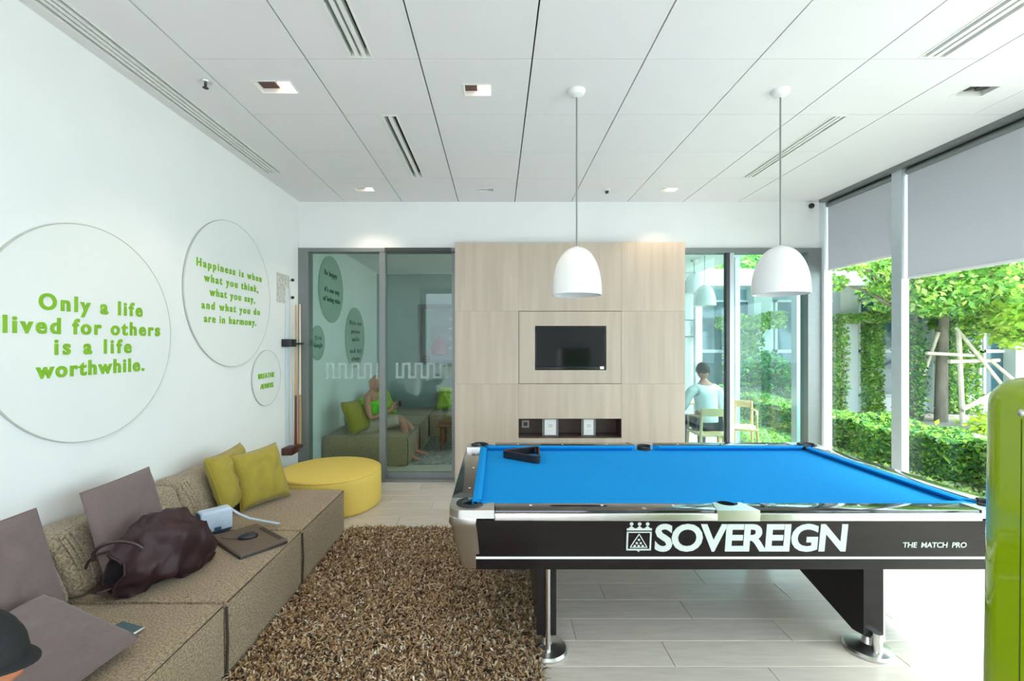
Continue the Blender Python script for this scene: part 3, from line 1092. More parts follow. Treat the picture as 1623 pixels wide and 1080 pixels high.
# triangle rack
tr_ = thing('ball_rack', 'black triangular ball rack lying on the blue cloth', 'ball rack', (.2, 3.5, ZB))
A_, B_, C_ = Vector((.02, 3.50, 0)), Vector((.345, 3.66, 0)), Vector((.315, 3.29, 0))


def tri_pts(r, n=6):
    pts = []
    V = [A_, B_, C_]
    for k in range(3):
        p, a, b = V[k], V[k - 1], V[(k + 1) % 3]
        d0, d1_ = (a - p).normalized(), (b - p).normalized()
        for i in range(n):
            s_ = i / (n - 1)
            q0, q1 = p + d0 * r, p + d1_ * r
            pts.append(q0 * (1 - s_) ** 2 + p * 2 * s_ * (1 - s_) + q1 * s_ ** 2)
    return pts


cen = (A_ + B_ + C_) / 3
outer = tri_pts(.06)
innr = [p + (cen - p) * .13 for p in outer]
ringsl = []
for ptl, z in ((outer, .002), (outer, .052), (innr, .052), (innr, .002), (outer, .002)):
    ringsl.append([(p.x, p.y, ZB + z) for p in ptl])
obj('frame', MB().ring(ringsl, False, False), M_black, tr_, True)
obj('inner_ridge', MB().tube([(p.x, p.y, ZB + .055) for p in [a + (b - a) * .5 for a, b in zip(outer, innr)]] + [((outer[0].x + innr[0].x) / 2, (outer[0].y + innr[0].y) / 2, ZB + .055)], .004, 6), M_rackwood, tr_)

# ------------------------------------------------------------ sofa modules
def wob(p, amp=.006, sc_=5.0):
    n_ = noise.noise_vector(Vector(p) * sc_)
    return Vector(p) + Vector(n_) * amp


def soft_box(x0, x1, y0, y1, z0, z1, r, amp=.006, cuts=10):
    b = bmesh.new()
    bmesh.ops.create_cube(b, size=1)
    for v in b.verts:
        v.co = Vector((x0 + (v.co.x + .5) * (x1 - x0), y0 + (v.co.y + .5) * (y1 - y0), z0 + (v.co.z + .5) * (z1 - z0)))
    bmesh.ops.subdivide_edges(b, edges=list(b.edges), cuts=cuts, use_grid_fill=True)
    c = Vector(((x0 + x1) / 2, (y0 + y1) / 2, (z0 + z1) / 2))
    hx, hy, hz = (x1 - x0) / 2, (y1 - y0) / 2, (z1 - z0) / 2
    for v in b.verts:
        d = v.co - c
        # round the corners: pull points to rounded box
        q = Vector((max(abs(d.x) - (hx - r), 0), max(abs(d.y) - (hy - r), 0), max(abs(d.z) - (hz - r), 0)))
        if q.length > r:
            q2 = q.normalized() * r
            d = Vector((math.copysign(min(abs(d.x), hx - r) + q2.x, d.x), math.copysign(min(abs(d.y), hy - r) + q2.y, d.y), math.copysign(min(abs(d.z), hz - r) + q2.z, d.z)))
        v.co = c + d
        if amp:
            v.co = wob(v.co, amp)
    return MB().bm(b)


sofa_y = [.48, 1.33, 2.18, 3.03, 3.88]
SL = ['brown tweed sofa unit nearest the camera, under the person in the cap', 'brown tweed sofa unit under the mauve cushions and phone',
      'brown tweed sofa unit under the plum tote bag', 'brown tweed sofa unit at the far end, by the yellow ottoman']


def sofa_unit(x0, x1, y0, y1, back, lab, group, seat_z=.40):
    """back: 'W' (against the left wall), 'N' (far side) or None"""
    t = thing('sofa_unit', lab, 'sofa', ((x0 + x1) / 2, (y0 + y1) / 2, 0), group)
    g_ = .004
    ZS = seat_z
    obj('seat_base', soft_box(x0, x1, y0 + g_, y1 - g_, 0.0, ZS, .022, .004, 12), M_tweed, t)
    obj('seat_seam', MB().tube([(x1 - .006, y0 + .02, ZS - .012), (x1 - .006, y1 - .02, ZS - .012)], .0035, 6), M_gap, t)
    obj('corner_piping', MB().tube([(x1 - .004, y0 + .008, ZS - .03), (x1 + .002, y0 + .008, ZS * .5), (x1 - .004, y0 + .008, .02)], .006, 6), M_gap, t)
    if back == 'W':
        b = soft_box(-2.355, -2.03, y0 + g_, y1 - g_, ZS - .004, .71, .06, .010, 14)
        b.disp(lambda v: Vector((v.x - max(0, v.z - ZS) * .40 * (1 if v.x > -2.19 else 0) * (v.x + 2.355) / .325, v.y, v.z)))
        obj('backrest', b, M_tweed2, t)
        # puckered seam near the unit's end
        for k in range(3):
            yy = y0 + .05 + .03 * k
            obj('wrinkle_seam', MB().tube([(-2.13 - .02, yy - .02, .70), (-2.115, yy, .62), (-2.075, yy + .012, .52), (-2.04, yy, .42)], .004, 6), M_tweed2, t)
    elif back == 'N':
        obj('backrest', soft_box(x0 + g_, x1 - g_, y1 - .30, y1, ZS - .004, .71, .06, .008, 12), M_tweed2, t)
    return t


for k in range(4):
    sofa_unit(-2.355, -1.31, sofa_y[k], sofa_y[k + 1], 'W', SL[k], 'brown tweed sofa units along the text wall')
for k, (a, b) in enumerate(((6.05, 6.98), (6.98, 7.90), (7.90, 8.84))):
    sofa_unit(-2.355, -1.20, a, b, 'W' if k else None, ['tweed sofa unit beyond the glass, nearest the door', 'tweed sofa unit beyond the glass, under the seated man', 'tweed corner sofa unit beyond the glass, at the grey wall'][k],
              'sofa units in the far lounge')
for k, (a, b) in enumerate(((-1.19, -.20), (-.19, .80))):
    sofa_unit(a, b, 7.90, 8.84, 'N', ['tweed sofa unit at the grey wall under the lime cushion', 'tweed sofa unit at the grey wall, mostly behind the timber panel'][k], 'sofa units in the far lounge')

# ------------------------------------------------------------ cushions
def cushion(name, P0, P1, T0, T1, th, m, lab, group, puff=1.0, wr=.01, seed=0, pin=.04):
    """P0,P1 lower corners; T0,T1 upper corners (world); th = half thickness"""
    P0, P1, T0, T1 = map(Vector, (P0, P1, T0, T1))
    n = 26
    c = (P0 + P1 + T0 + T1) / 4
    nrm = (P1 - P0).cross(T0 - P0).normalized()
    vs_, fs = [], []
    for side in (1, -1):
        for j in range(n + 1):
            for i in range(n + 1):
                u, v = i / n, j / n
                uu, vv = 2 * u - 1, 2 * v - 1
                # edges pulled in between the corners
                pu = 1 - pin * (1 - vv * vv)
                pv = 1 - pin * (1 - uu * uu)
                a, b = (uu * pu + 1) / 2, (vv * pv + 1) / 2
                p = (P0 * (1 - a) + P1 * a) * (1 - b) + (T0 * (1 - a) + T1 * a) * b
                h = th * ((1 - uu ** 4) * (1 - vv ** 4)) ** (.5 * puff)
                wv = noise.noise(Vector((uu * 3 + seed, vv * 3, side * 2))) * wr * (1 - uu * uu * .6) + noise.noise(Vector((uu * 9 + seed, vv * 5, side))) * wr * .45
                if abs(uu) == 1 or abs(vv) == 1:
                    wv = 0
                    h = 0.0
                p = p + nrm * (side * (h + wv * min(1, h / th)))
                vs_.append(p - c)
    N_ = (n + 1) * (n + 1)
    for s_ in (0, 1):
        for j in range(n):
            for i in range(n):
                a = s_ * N_ + j * (n + 1) + i
                f = (a, a + 1, a + n + 2, a + n + 1)
                fs.append(f if s_ == 0 else f[::-1])
    mb = MB().add(vs_, fs)
    me = bpy.data.meshes.new(name)
    me.from_pydata(mb.v, [], mb.f)
    b = bmesh.new()
    b.from_mesh(me)
    bmesh.ops.remove_doubles(b, verts=b.verts, dist=.0004)
    bmesh.ops.recalc_face_normals(b, faces=b.faces)
    b.to_mesh(me)
    b.free()
    finish(me, m, True, 60)
    o = bpy.data.objects.new(name, me)
    COL.objects.link(o)
    o.location = c
    tag(o, lab, 'cushion', group)
    # piping round the edge
    pip = MB()
    pts = []
    for k in range(4):
        for i in range(8):
            s_ = i / 8
            uu, vv = [(2 * s_ - 1, -1), (1, 2 * s_ - 1), (1 - 2 * s_, 1), (-1, 1 - 2 * s_)][k]
            a, b_ = (uu * (1 - pin * (1 - vv * vv)) + 1) / 2, (vv * (1 - pin * (1 - uu * uu)) + 1) / 2
            pts.append((P0 * (1 - a) + P1 * a) * (1 - b_) + (T0 * (1 - a) + T1 * a) * b_ - c)
    pts.append(pts[0])
    pip.tube(pts, .004, 6)
    obj('piping', pip, m, o, local=True)
    return o


cushion('cushion', (-1.94, 3.20, .43), (-1.95, 3.62, .43), (-2.10, 3.23, .82), (-2.10, 3.68, .84), .075, M_olive,
        'olive lime cushion leaning on the backrest, behind the other olive one', 'olive cushions on the sofa', .9, .022, 1, .07)
cushion('cushion', (-1.90, 3.34, .405), (-1.70, 3.70, .405), (-2.02, 3.40, .80), (-1.84, 3.74, .83), .085, M_olive,
        'olive lime cushion in front, between the pale blue handbag and ottoman', 'olive cushions on the sofa', .9, .022, 5, .07)
cushion('cushion', (-1.965, 2.27, .43), (-1.945, 2.70, .43), (-2.13, 2.30, .885), (-2.12, 2.74, .90), .04, M_mauve,
        'flat mauve brown cushion leaning behind the plum tote bag', 'mauve brown cushions', .7, .010, 2, .02)
cushion('cushion', (-1.97, 1.55, .42), (-1.98, 2.08, .42), (-2.11, 1.57, .90), (-2.10, 2.05, .90), .04, M_mauve,
        'tall mauve cushion standing against the backrest above the capped person', 'mauve brown cushions', .7, .010, 3, .015)
cushion('cushion', (-1.50, 1.36, .45), (-1.47, 1.85, .445), (-1.92, 1.38, .60), (-1.90, 1.89, .60), .04, M_mauve,
        'mauve brown cushion lying aslant on the seat beside the phone', 'mauve brown cushions', .7, .014, 4, .015)
cushion('cushion', (-1.93, 6.02, .43), (-1.78, 6.42, .43), (-2.10, 6.06, .86), (-1.98, 6.48, .86), .09, M_olive,
        'olive cushion beyond the glass behind the seated man', 'cushions in the far lounge', .9, .02, 6, .07)
cushion('cushion', (-2.0, 7.45, .43), (-1.75, 7.85, .43), (-2.12, 7.5, .86), (-1.95, 7.92, .86), .09, M_lime,
        'lime cushion beyond the glass next to the man\'s hands', 'cushions in the far lounge', .9, .02, 7, .07)
cushion('cushion', (-1.12, 8.36, .43), (-.68, 8.36, .43), (-1.10, 8.50, .84), (-.66, 8.50, .84), .09, M_lime,
        'lime cushion beyond the glass on the sofa at the grey wall', 'cushions in the far lounge', .9, .02, 8, .07)

# ------------------------------------------------------------ yellow ottoman
oc = (-1.72, 4.66)
t = thing('ottoman', 'round mustard yellow ottoman between sofa and glass door', 'ottoman', (oc[0], oc[1], 0))
rr = .505
pf = [(rr - .02, .0), (rr - .005, .012), (rr, .03), (rr, .30), (rr - .004, .335), (rr - .012, .35)]
obj('body', MB().lathe(pf, (oc[0], oc[1], 0), 72, True, True), M_yellow, t)
obj('top_cover', MB().lathe([(rr - .008, .345), (rr - .012, .358), (rr - .035, .365), (rr * .5, .369), (.0, .370)], (oc[0], oc[1], 0), 72), M_yellow, t)
obj('piping', MB().tube([(oc[0] + (rr - .004) * math.cos(a), oc[1] + (rr - .004) * math.sin(a), .347) for a in [2 * PI * k / 72 for k in range(73)]], .005, 6), M_yellow, t)

# ------------------------------------------------------------ shag rug
def rug():
    x0, x1, y0, y1 = -1.29, .215, 1.45, 3.95
    t = thing('shag_rug', 'deep pile brown and cream shag rug between sofa and pool table', 'rug', ((x0 + x1) / 2, (y0 + y1) / 2, 0))
    obj('backing', MB().box(x0, x1, y0, y1, .001, .012), mat('rug_backing', (.09, .07, .055), .95), t, False)
    n = 52000
    px_ = rng.uniform(x0, x1, n)
    py_ = rng.uniform(y0, y1, n)
    # strands: 3 sections of a flat ribbon, bending over
    ang = rng.uniform(0, 2 * PI, n)
    lean = rng.uniform(.015, .060, n)
    hgt = rng.uniform(.022, .050, n)
    wd = rng.uniform(.003, .0062, n)
    wang = ang + PI / 2 + rng.normal(0, .4, n)
    dx, dy = np.cos(ang), np.sin(ang)
    wx, wy = np.cos(wang) * wd, np.sin(wang) * wd
    secs = []
    for s_, (lf, hf, wf_) in enumerate(((0, 0, 1), (.25, .6, 1.1), (.65, .95, 1.0), (1.0, .88, .5))):
        cx, cy, cz = px_ + dx * lean * lf, py_ + dy * lean * lf, .010 + hgt * hf
        secs.append(np.stack([cx - wx * wf_, cy - wy * wf_, cz], 1))
        secs.append(np.stack([cx + wx * wf_, cy + wy * wf_, cz], 1))
    V = np.stack(secs, 1).reshape(-1, 3)          # n*8
    base = np.arange(n)[:, None] * 8
    F = np.concatenate([base + np.array([[0, 1, 3, 2]]), base + np.array([[2, 3, 5, 4]]), base + np.array([[4, 5, 7, 6]])], 1).reshape(-1, 4)
    V[:, 0] -= (x0 + x1) / 2
    V[:, 1] -= (y0 + y1) / 2
    pal = np.array([[.40, .27, .15], [.27, .16, .085], [.52, .39, .25], [.10, .055, .03], [.62, .55, .44], [.03, .022, .018], [.34, .20, .095]])
    pick = rng.choice(7, n, p=[.24, .20, .17, .14, .07, .06, .12])
    colr = pal[pick] * rng.uniform(.8, 1.2, n)[:, None]
    mesh_np('pile', V, F, np.repeat(colr, 8, 0), attr_mat('shag_yarn', .75, .0), t)


def mesh_np(name, V, F, C, m, parent=None, smooth=False):
    me = bpy.data.meshes.new(name)
    k = F.shape[1]
    me.vertices.add(len(V))
    me.vertices.foreach_set('co', V.astype(np.float32).ravel())
    me.loops.add(F.size)
    me.loops.foreach_set('vertex_index', F.astype(np.int32).ravel())
    me.polygons.add(len(F))
    me.polygons.foreach_set('loop_start', (np.arange(len(F)) * k).astype(np.int32))
    me.update(calc_edges=True)
    a = me.color_attributes.new('tint', 'FLOAT_COLOR', 'POINT')
    c4 = np.ones((len(V), 4), np.float32)
    c4[:, :3] = C
    a.data.foreach_set('color', c4.ravel())
    me.materials.append(m)
    o = bpy.data.objects.new(name, me)
    COL.objects.link(o)
    o.parent = parent
    o['kind'] = 'stuff'
    return o


rug()

# ------------------------------------------------------------ things on the sofa
# plum tote bag lying on its side
t = thing('tote_bag', 'slouched dark plum tote bag lying open on the sofa', 'bag', (-1.78, 2.42, .40))
ax0, ax1 = Vector((-1.90, 2.23, .0)), Vector((-1.655, 2.62, .0))
ax = (ax1 - ax0)
L_ = ax.length
ax.normalize()
sd = Vector((ax.y, -ax.x, 0))          # towards the room / camera side
prof = [(0.0, .13, .105, .105), (.10, .20, .135, .125), (.25, .235, .165, .15), (.42, .245, .185, .165), (.58, .23, .19, .165), (.73, .205, .17, .15), (.86, .165, .13, .12), (.95, .11, .085, .085), (1.0, .03, .03, .06)]
rings = []
nr = 40
for k in range(33):
    s_ = k / 32
    for i in range(len(prof) - 1):
        if prof[i][0] <= s_ <= prof[i + 1][0]:
            f = (s_ - prof[i][0]) / (prof[i + 1][0] - prof[i][0])
            f = f * f * (3 - 2 * f)
            wdt, hgt, cz = [(prof[i][j] * (1 - f) + prof[i + 1][j] * f) * (1, .68, .98, .98)[j] for j in (1, 2, 3)]
            break
    c = ax0 + ax * (L_ * s_)
    ring = []
    for q in range(nr):
        a = 2 * PI * q / nr
        fold = 1 + .10 * math.sin(a * 5 + s_ * 9) * (1 - s_ * .4) + .16 * noise.noise(Vector((math.cos(a) * 2.2, math.sin(a) * 2.2, s_ * 5)))
        fold += .26 * (abs(noise.noise(Vector((math.cos(a) * 2.6 + 3, math.sin(a) * 2.6, s_ * 4 + a * .3)))) - .2)
        fold += .09 * noise.noise(Vector((math.cos(a) * 6, math.sin(a) * 6, s_ * 14)))
        p = c + sd * (math.cos(a) * wdt * fold) + Vector((0, 0, cz + math.sin(a) * hgt * fold))
        p += ax * (.02 * math.sin(a * 3))
        p.z = .402 + max(p.z, .003)
        ring.append(p)
    rings.append(ring)
body = MB().ring(rings, False, True)
# thickness of the mouth: fold inward
mouth_c = sum((Vector(p) for p in rings[0]), Vector()) / nr
inner = []
for d_, shr in ((0, .93), (.10, .80), (.22, .70)):
    inner.append([mouth_c + (Vector(p) - mouth_c) * shr + ax * d_ for p in rings[0]])
obj('body', body, M_bag, t, True, ang=80)
obj('lining', MB().ring([[mouth_c + (Vector(p) - mouth_c) * 1.0 for p in rings[0]]] + inner, False, True), M_bagin, t, True, ang=80)
obj('rim_facing', MB().tube([mouth_c + (Vector(p) - mouth_c) * 1.0 for p in rings[0]] + [rings[0][0]], .007, 6), M_bag, t)


def arc(c, u, v, ru, rv, a0, a1, n=16):
    return [c + u * (ru * math.cos(a0 + (a1 - a0) * k / n)) + v * (rv * math.sin(a0 + (a1 - a0) * k / n)) for k in range(n + 1)]


Cm = mouth_c
up_ = Vector((0, 0, 1))
obj('handle', MB().tube(arc(Cm + Vector((.06, .0, .10)) - ax * .02, (sd * .5 + ax * .8).normalized(), (up_ * .85 - ax * .3).normalized(), .10, .085, R(0), R(180)), .009, 8), M_strapd, t)
obj('handle', MB().tube(arc(Cm - sd * .05 + Vector((0, 0, .03)) - ax * .01, up_, (-ax * .8 - sd * .6).normalized(), .075, .085, R(-85), R(85)), .007, 8), M_strapd, t)
obj('red_tab', MB().rbox(-.04, .04, -.015, .015, -.004, .004, .003, 2, M=Matrix.Translation(Cm + Vector((.045, .03, .125))) @ Matrix.Rotation(R(-30), 4, 'Z') @ Matrix.Rotation(R(20), 4, 'Y')), M_red, t,
    label='dark red leather tab')
obj('collar_flap', MB().rbox(-.07, .06, -.05, .05, -.006, .006, .005, 2, M=Matrix.Translation(Cm - ax * .03 + Vector((0, 0, -.055))) @ Matrix.Rotation(R(-35), 4, 'Z') @ Matrix.Rotation(R(-14), 4, 'Y')), M_bag, t)

# small pale blue handbag
hb = thing('handbag', 'small pale blue and navy handbag leaning before the olive cushions', 'bag', (-1.87, 2.97, .40))
HBR = R(48)
hb.rotation_euler = (0, 0, HBR)


def lobj(name, mb, m, par, label=None):
    return obj(name, mb, m, par, True, label, local=True)


lobj('body', MB().rbox(-.10, .10, -.045, .035, 0.004, .155, .018, 3), M_navy, hb, 'navy body')
lobj('flap', MB().rbox(-.088, .098, -.055, .04, .11, .162, .016, 3).rbox(-.086, .096, -.056, -.044, .030, .15, .004, 2), M_paleblue, hb)
lobj('clasp', MB().rbox(-.012, .028, -.066, -.056, .035, .055, .003, 2, M=Matrix.Rotation(R(0), 4, 'Y')), M_navy, hb)
lobj('side_ring', MB().tube([(-.108, -.005 + .02 * math.cos(a), .11 + .02 * math.sin(a)) for a in [2 * PI * k / 14 for k in range(15)]], .003, 6), M_chrome, hb)
strap_pts = [P(364, 806, 3.12), P(378, 815, 3.10), P(395, 822, 3.10), P(415, 826, 3.10), P(432, 829, 3.08), P(443, 831, 3.06)]
st = MB()
pts = [Vector(p) for p in strap_pts]
for p in pts:
    p.z = max(p.z, .408)
rings = []
for k, p in enumerate(pts):
    tdir = (pts[min(k + 1, len(pts) - 1)] - pts[max(k - 1, 0)]).normalized()
    sdv = tdir.cross(Vector((0, 0, 1))).normalized() * .011
    rings.append([p - sdv, p + sdv, p + sdv + Vector((0, 0, .004)), p - sdv + Vector((0, 0, .004))])
st.ring(rings)
M3 = (Matrix.Translation(hb.location) @ Matrix.Rotation(HBR, 4, 'Z')).inverted()
st.xf(M3)
lobj('strap', st, M_paleblue, hb, 'pale blue grey flat strap')

# laptop sleeve and mouse
sl_ = thing('laptop_sleeve', 'brown zip laptop sleeve lying at the sofa edge under a mouse', 'laptop sleeve', (-1.558, 2.832, .40))
sl_.rotation_euler = (0, 0, math.atan2(-.252, .327))
lobj('cover', MB().rbox(-.205, .205, -.14, .14, .008, .030, .010, 3), M_brown, sl_)
lobj('zip_edge', MB().rbox(-.207, .207, -.142, .142, .002, .014, .006, 2), M_black, sl_, 'black zip edge')
lobj('handle_slot', MB().rbox(-.10, .17, .10, .128, .028, .033, .003, 2), mat('dark_brown_trim', (.045, .03, .025), .7), sl_)
ms = thing('computer_mouse', 'black computer mouse on the brown laptop sleeve', 'mouse', (-1.565, 2.83, .43))
ms.rotation_euler = (0, 0, R(25))
lobj('shell', MB().ball((0, 0, .006), (.058, .033, .028), 24, 14).disp(lambda v: Vector((v.x, v.y, max(v.z, .001)))), M_black, ms)
lobj('wheel', MB().cyl((.028, -.004, .027), (.028, .004, .027), .008, .008, 12), M_alu_dark, ms)
lobj('cable', MB().tube([(-.055, 0, .006), (-.09, .01, .005), (-.12, .03, .004), (-.15, .06, .004)], .0018, 6), M_black, ms)

# phone
ph = thing('mobile_phone', 'slate blue phone on the seat beside the lying mauve cushion', 'phone', (-1.615, 1.955, .402))
ph.rotation_euler = (0, 0, R(-18))
lobj('case', MB().rbox(-.072, .072, -.037, .037, .001, .010, .004, 2), M_satin, ph)
lobj('screen', MB().rbox(-.068, .066, -.034, .034, .0095, .0112, .0008, 1), M_slate, ph)
lobj('home_strip', MB().box(.0665, .0715, -.030, .030, .0101, .0115), M_whitem, ph)

# ------------------------------------------------------------ lime plastic cabinet at the right edge
LX0, LX1, LY0, LY1, LZ = 1.318, 1.95, .62, 1.252, 1.562
t = thing('lime_cabinet', 'tall glossy lime green cabinet with rounded corners in front of the pool table', 'cabinet', ((LX0 + LX1) / 2, (LY0 + LY1) / 2, 0))
b = MB().rbox(LX0, LX1, LY0, LY1, .0, LZ, .075, 10)
b.disp(lambda v: Vector((v.x - (.012 * (1 - v.z / LZ)), v.y + .012 * (1 - v.z / LZ) * (1 if v.y > 1 else -1), v.z)))
obj('shell', b, M_limegloss, t, True, ang=60)
obj('seam', MB().prism([(LX0 - .0008, 1.46), (LX0 - .0122, .10), (LX0 + .01, .10), (LX0 + .01, 1.46)], lambda a, b, t: (a, t, b), 1.130, 1.133), mat('dark_seam', (.05, .07, .0), .6), t, False)
obj('latch', MB().ball((LX0 - .002, 1.131, 1.476), (.006, .008, .010), 10, 8), M_satin, t)


# ------------------------------------------------------------ people
def skin_mesh(J, E, root, sub=2):
    """J name->(pos, radius); E edges; returns MB grown with the Skin modifier"""
    names = list(J)
    me = bpy.data.meshes.new('body_tmp')
    me.from_pydata([J[n][0] for n in names], [(names.index(a), names.index(b)) for a, b in E], [])
    o = bpy.data.objects.new('body_tmp', me)
    COL.objects.link(o)
    md = o.modifiers.new('s', 'SKIN')
    md.use_smooth_shade = True
    for i, n in enumerate(names):
        sv = me.skin_vertices[0].data[i]
        r_ = J[n][1]
        sv.radius = (r_, r_) if not isinstance(r_, tuple) else r_
        sv.use_root = (n == root)
    ms_ = o.modifiers.new('u', 'SUBSURF')
    ms_.levels = sub
    ms_.render_levels = sub
    bpy.context.view_layer.update()
    ev = bpy.data.meshes.new_from_object(o.evaluated_get(bpy.context.evaluated_depsgraph_get()))
    mb = MB().add([v.co.copy() for v in ev.vertices], [tuple(p.vertices) for p in ev.polygons])
    bpy.data.objects.remove(o)
    return mb


def head_mb(c, fwd, up, s=1.0):
    """head about .23 tall; c = centre of skull"""
    fwd = Vector(fwd).normalized()
    up = Vector(up)
    up = (up - fwd * up.dot(fwd)).normalized()
    rt = fwd.cross(up)
    M = Matrix((rt, fwd, up)).transposed().to_4x4()
    M.translation = Vector(c)
    b = bmesh.new()
    bmesh.ops.create_icosphere(b, subdivisions=4, radius=1)
    for v in b.verts:
        x, y, z = v.co
        X, Y, Z = x * .076, y * .096, z * .115
        if z < 0:
            X *= 1 - .32 * (-z) ** 1.3
            if y < 0:
                Y *= 1 - .35 * (-z)
            else:
                Y *= 1 - .05 * (-z)
        # nose, brow, mouth, eye sockets
        def g(x0, z0, sx_, sz_):
            return math.exp(-((X - x0) / sx_) ** 2 - ((Z - z0) / sz_) ** 2) if y > .2 else 0
        Y += .022 * g(0, -.022, .010, .016) + .012 * g(0, 0.0, .008, .02)
        Y -= .012 * (g(.030, .006, .014, .011) + g(-.030, .006, .014, .011))
        Y += .006 * (g(.03, .026, .022, .008) + g(-.03, .026, .022, .008))
        Y += .006 * g(0, -.057, .020, .006) - .005 * g(0, -.049, .022, .004) + .005 * g(0, -.090, .018, .012)
        v.co = Vector((X, Y, Z)) * s
    mb = MB().bm(b, M)
    for sg in (-1, 1):
        e = MB().ball((0, 0, 0), (.008 * s, .018 * s, .030 * s), 12, 8)
        e.xf(M @ Matrix.Translation((sg * .078 * s, -.006 * s, -.008 * s)) @ Matrix.Rotation(sg * R(18), 4, 'Z'))
        mb.add(e.v, e.f)
    return mb, M


def hair_cap(M, s, zmin, ymax, thick=.010, m=None):
    """shell over the skull kept where above the hairline"""
    b = bmesh.new()
    bmesh.ops.create_icosphere(b, subdivisions=4, radius=1)
    dead = []
    for v in b.verts:
        x, y, z = v.co
        X, Y, Z = x * .076, y * .096, z * .115
        if z < 0:
            X *= 1 - .32 * (-z) ** 1.3
            if y < 0:
                Y *= 1 - .35 * (-z)
        lim = zmin + (.10 * max(0, (Y + .01) / .096) if ymax is None else ymax * max(0, (Y + .02) / .1))
        if Z < lim:
            dead.append(v)
        sc_ = 1 + thick / .09 + .03 * noise.noise(Vector((x, y, z)) * 9)
        v.co = Vector((X, Y, Z)) * s * sc_
    bmesh.ops.delete(b, geom=dead, context='VERTS')
    bmesh.ops.solidify(b, geom=list(b.faces), thickness=.006)
    return MB().bm(b, M)


def hand_pts(J, E, wrist, tag_, pos, d, palm_n, s=1.0, curl=.5):
    """palm and five fingers rooted in the palm; d = direction wrist->fingers, palm_n = palm normal"""
    d, n_ = Vector(d).normalized(), Vector(palm_n).normalized()
    sdv = d.cross(n_).normalized()
    pos = Vector(pos)
    J[tag_ + 'palm'] = (pos + d * .045 * s, (.030 * s, .017 * s))
    J[tag_ + 'kn'] = (pos + d * .080 * s, (.034 * s, .014 * s))
    E += [(wrist, tag_ + 'palm'), (tag_ + 'palm', tag_ + 'kn')]
    F = []
    for k, (off, ln) in enumerate(((-.030, .062), (-.010, .074), (.010, .070), (.028, .055))):
        a = pos + d * .075 * s + sdv * off * s
        b_ = a + (d * .9 + n_ * curl * .4).normalized() * ln * .5 * s
        c = b_ + (d * (1 - curl * .6) + n_ * curl).normalized() * ln * .5 * s
        F.append([a - d * .02 * s, a + d * .012 * s, b_, c])
    a = pos + d * .03 * s - sdv * .028 * s
    b_ = a + (d * .6 - sdv * .8 + n_ * .2).normalized() * .035 * s
    c = b_ + (d * .9 - sdv * .1 + n_ * .4).normalized() * .03 * s
    F.append([pos + d * .02 * s, a, b_, c])
    return F


def fingers(mb, F, s=1.0):
    for f in F:
        q = MB().tube(f, [.009 * s, .0095 * s, .0085 * s, .006 * s], 8)
        mb.add(q.v, q.f)


def person(lab, loc, J, E, root, F, head_c, fwd, up, skin, clothes, hair=None, hs=1.0, extra=None):
    t = thing('person', lab, 'person', loc)
    mb = skin_mesh(J, E, root)
    fingers(mb, F)
    h, M = head_mb(head_c, fwd, up, hs)
    mb.add(h.v, h.f)
    obj('body', mb, skin, t, True, ang=80)
    for nm, JJ, EE, rt, m in clothes:
        obj(nm, skin_mesh(JJ, EE, rt), m, t, True, ang=80)
    if hair:
        obj('hair', hair_cap(M, hs, hair[0], hair[1], hair[2]), hair[3], t, True, ang=80)
    ey = MB()
    for sg in (-1, 1):
        ey.ball(M @ Vector((sg * .030 * hs, .084 * hs, .006 * hs)), .008 * hs, 10, 8)
    obj('eyes', ey, M_eye, t)
    return t, M


# man in the green vest on the far sofa, facing the room's right
def seated_side(cx, cy, face=1):
    J = {}
    H = Vector((cx, cy, .475))
    J['pelvis'] = (H, .13)
    J['belly'] = (H + Vector((.02, 0, .16)), .135)
    J['chest'] = (H + Vector((.02, 0, .32)), .135)
    J['collar'] = (H + Vector((.05, 0, .44)), .07)
    J['neck'] = (H + Vector((.06, 0, .49)), .05)
    J['skull'] = (H + Vector((.08, 0, .55)), .05)
    return J, H


J, H = seated_side(-1.86, 6.50)
E = [('pelvis', 'belly'), ('belly', 'chest'), ('chest', 'collar'), ('collar', 'neck'), ('neck', 'skull')]
F = []
for sg, nm in ((-1, 'a'), (1, 'b')):
    J['sh' + nm] = (H + Vector((.03, sg * .19, .39)), .056)
    J['el' + nm] = (H + Vector((.10, sg * .25, .13)), .042)
    J['wr' + nm] = (H + Vector((.36, sg * .10, .24)), .028)
    E += [('collar', 'sh' + nm), ('sh' + nm, 'el' + nm), ('el' + nm, 'wr' + nm)]
    F += hand_pts(J, E, 'wr' + nm, 'h' + nm, J['wr' + nm][0], (.25, -sg * .5, .75), (.3, -sg * .8, -.3), 1.0, .6)
    J['hip' + nm] = (H + Vector((.06, sg * .10, -.01)), .095)
    J['kn' + nm] = (H + Vector((.52, sg * .13, .11 if sg < 0 else .02)), .060)
    J['mid' + nm] = (H + Vector((.30, sg * .12, .06)), .080)
    J['an' + nm] = (H + Vector((.60 if sg < 0 else .66, sg * .14, -.41)), .034)
    J['toe' + nm] = (H + Vector((.80 if sg < 0 else .86, sg * .15, -.465)), .028)
    J['calf' + nm] = (H + Vector((.57 if sg < 0 else .62, sg * .135, -.15)), .052)
    E += [('pelvis', 'hip' + nm), ('hip' + nm, 'mid' + nm), ('mid' + nm, 'kn' + nm), ('kn' + nm, 'calf' + nm), ('calf' + nm, 'an' + nm), ('an' + nm, 'toe' + nm)]
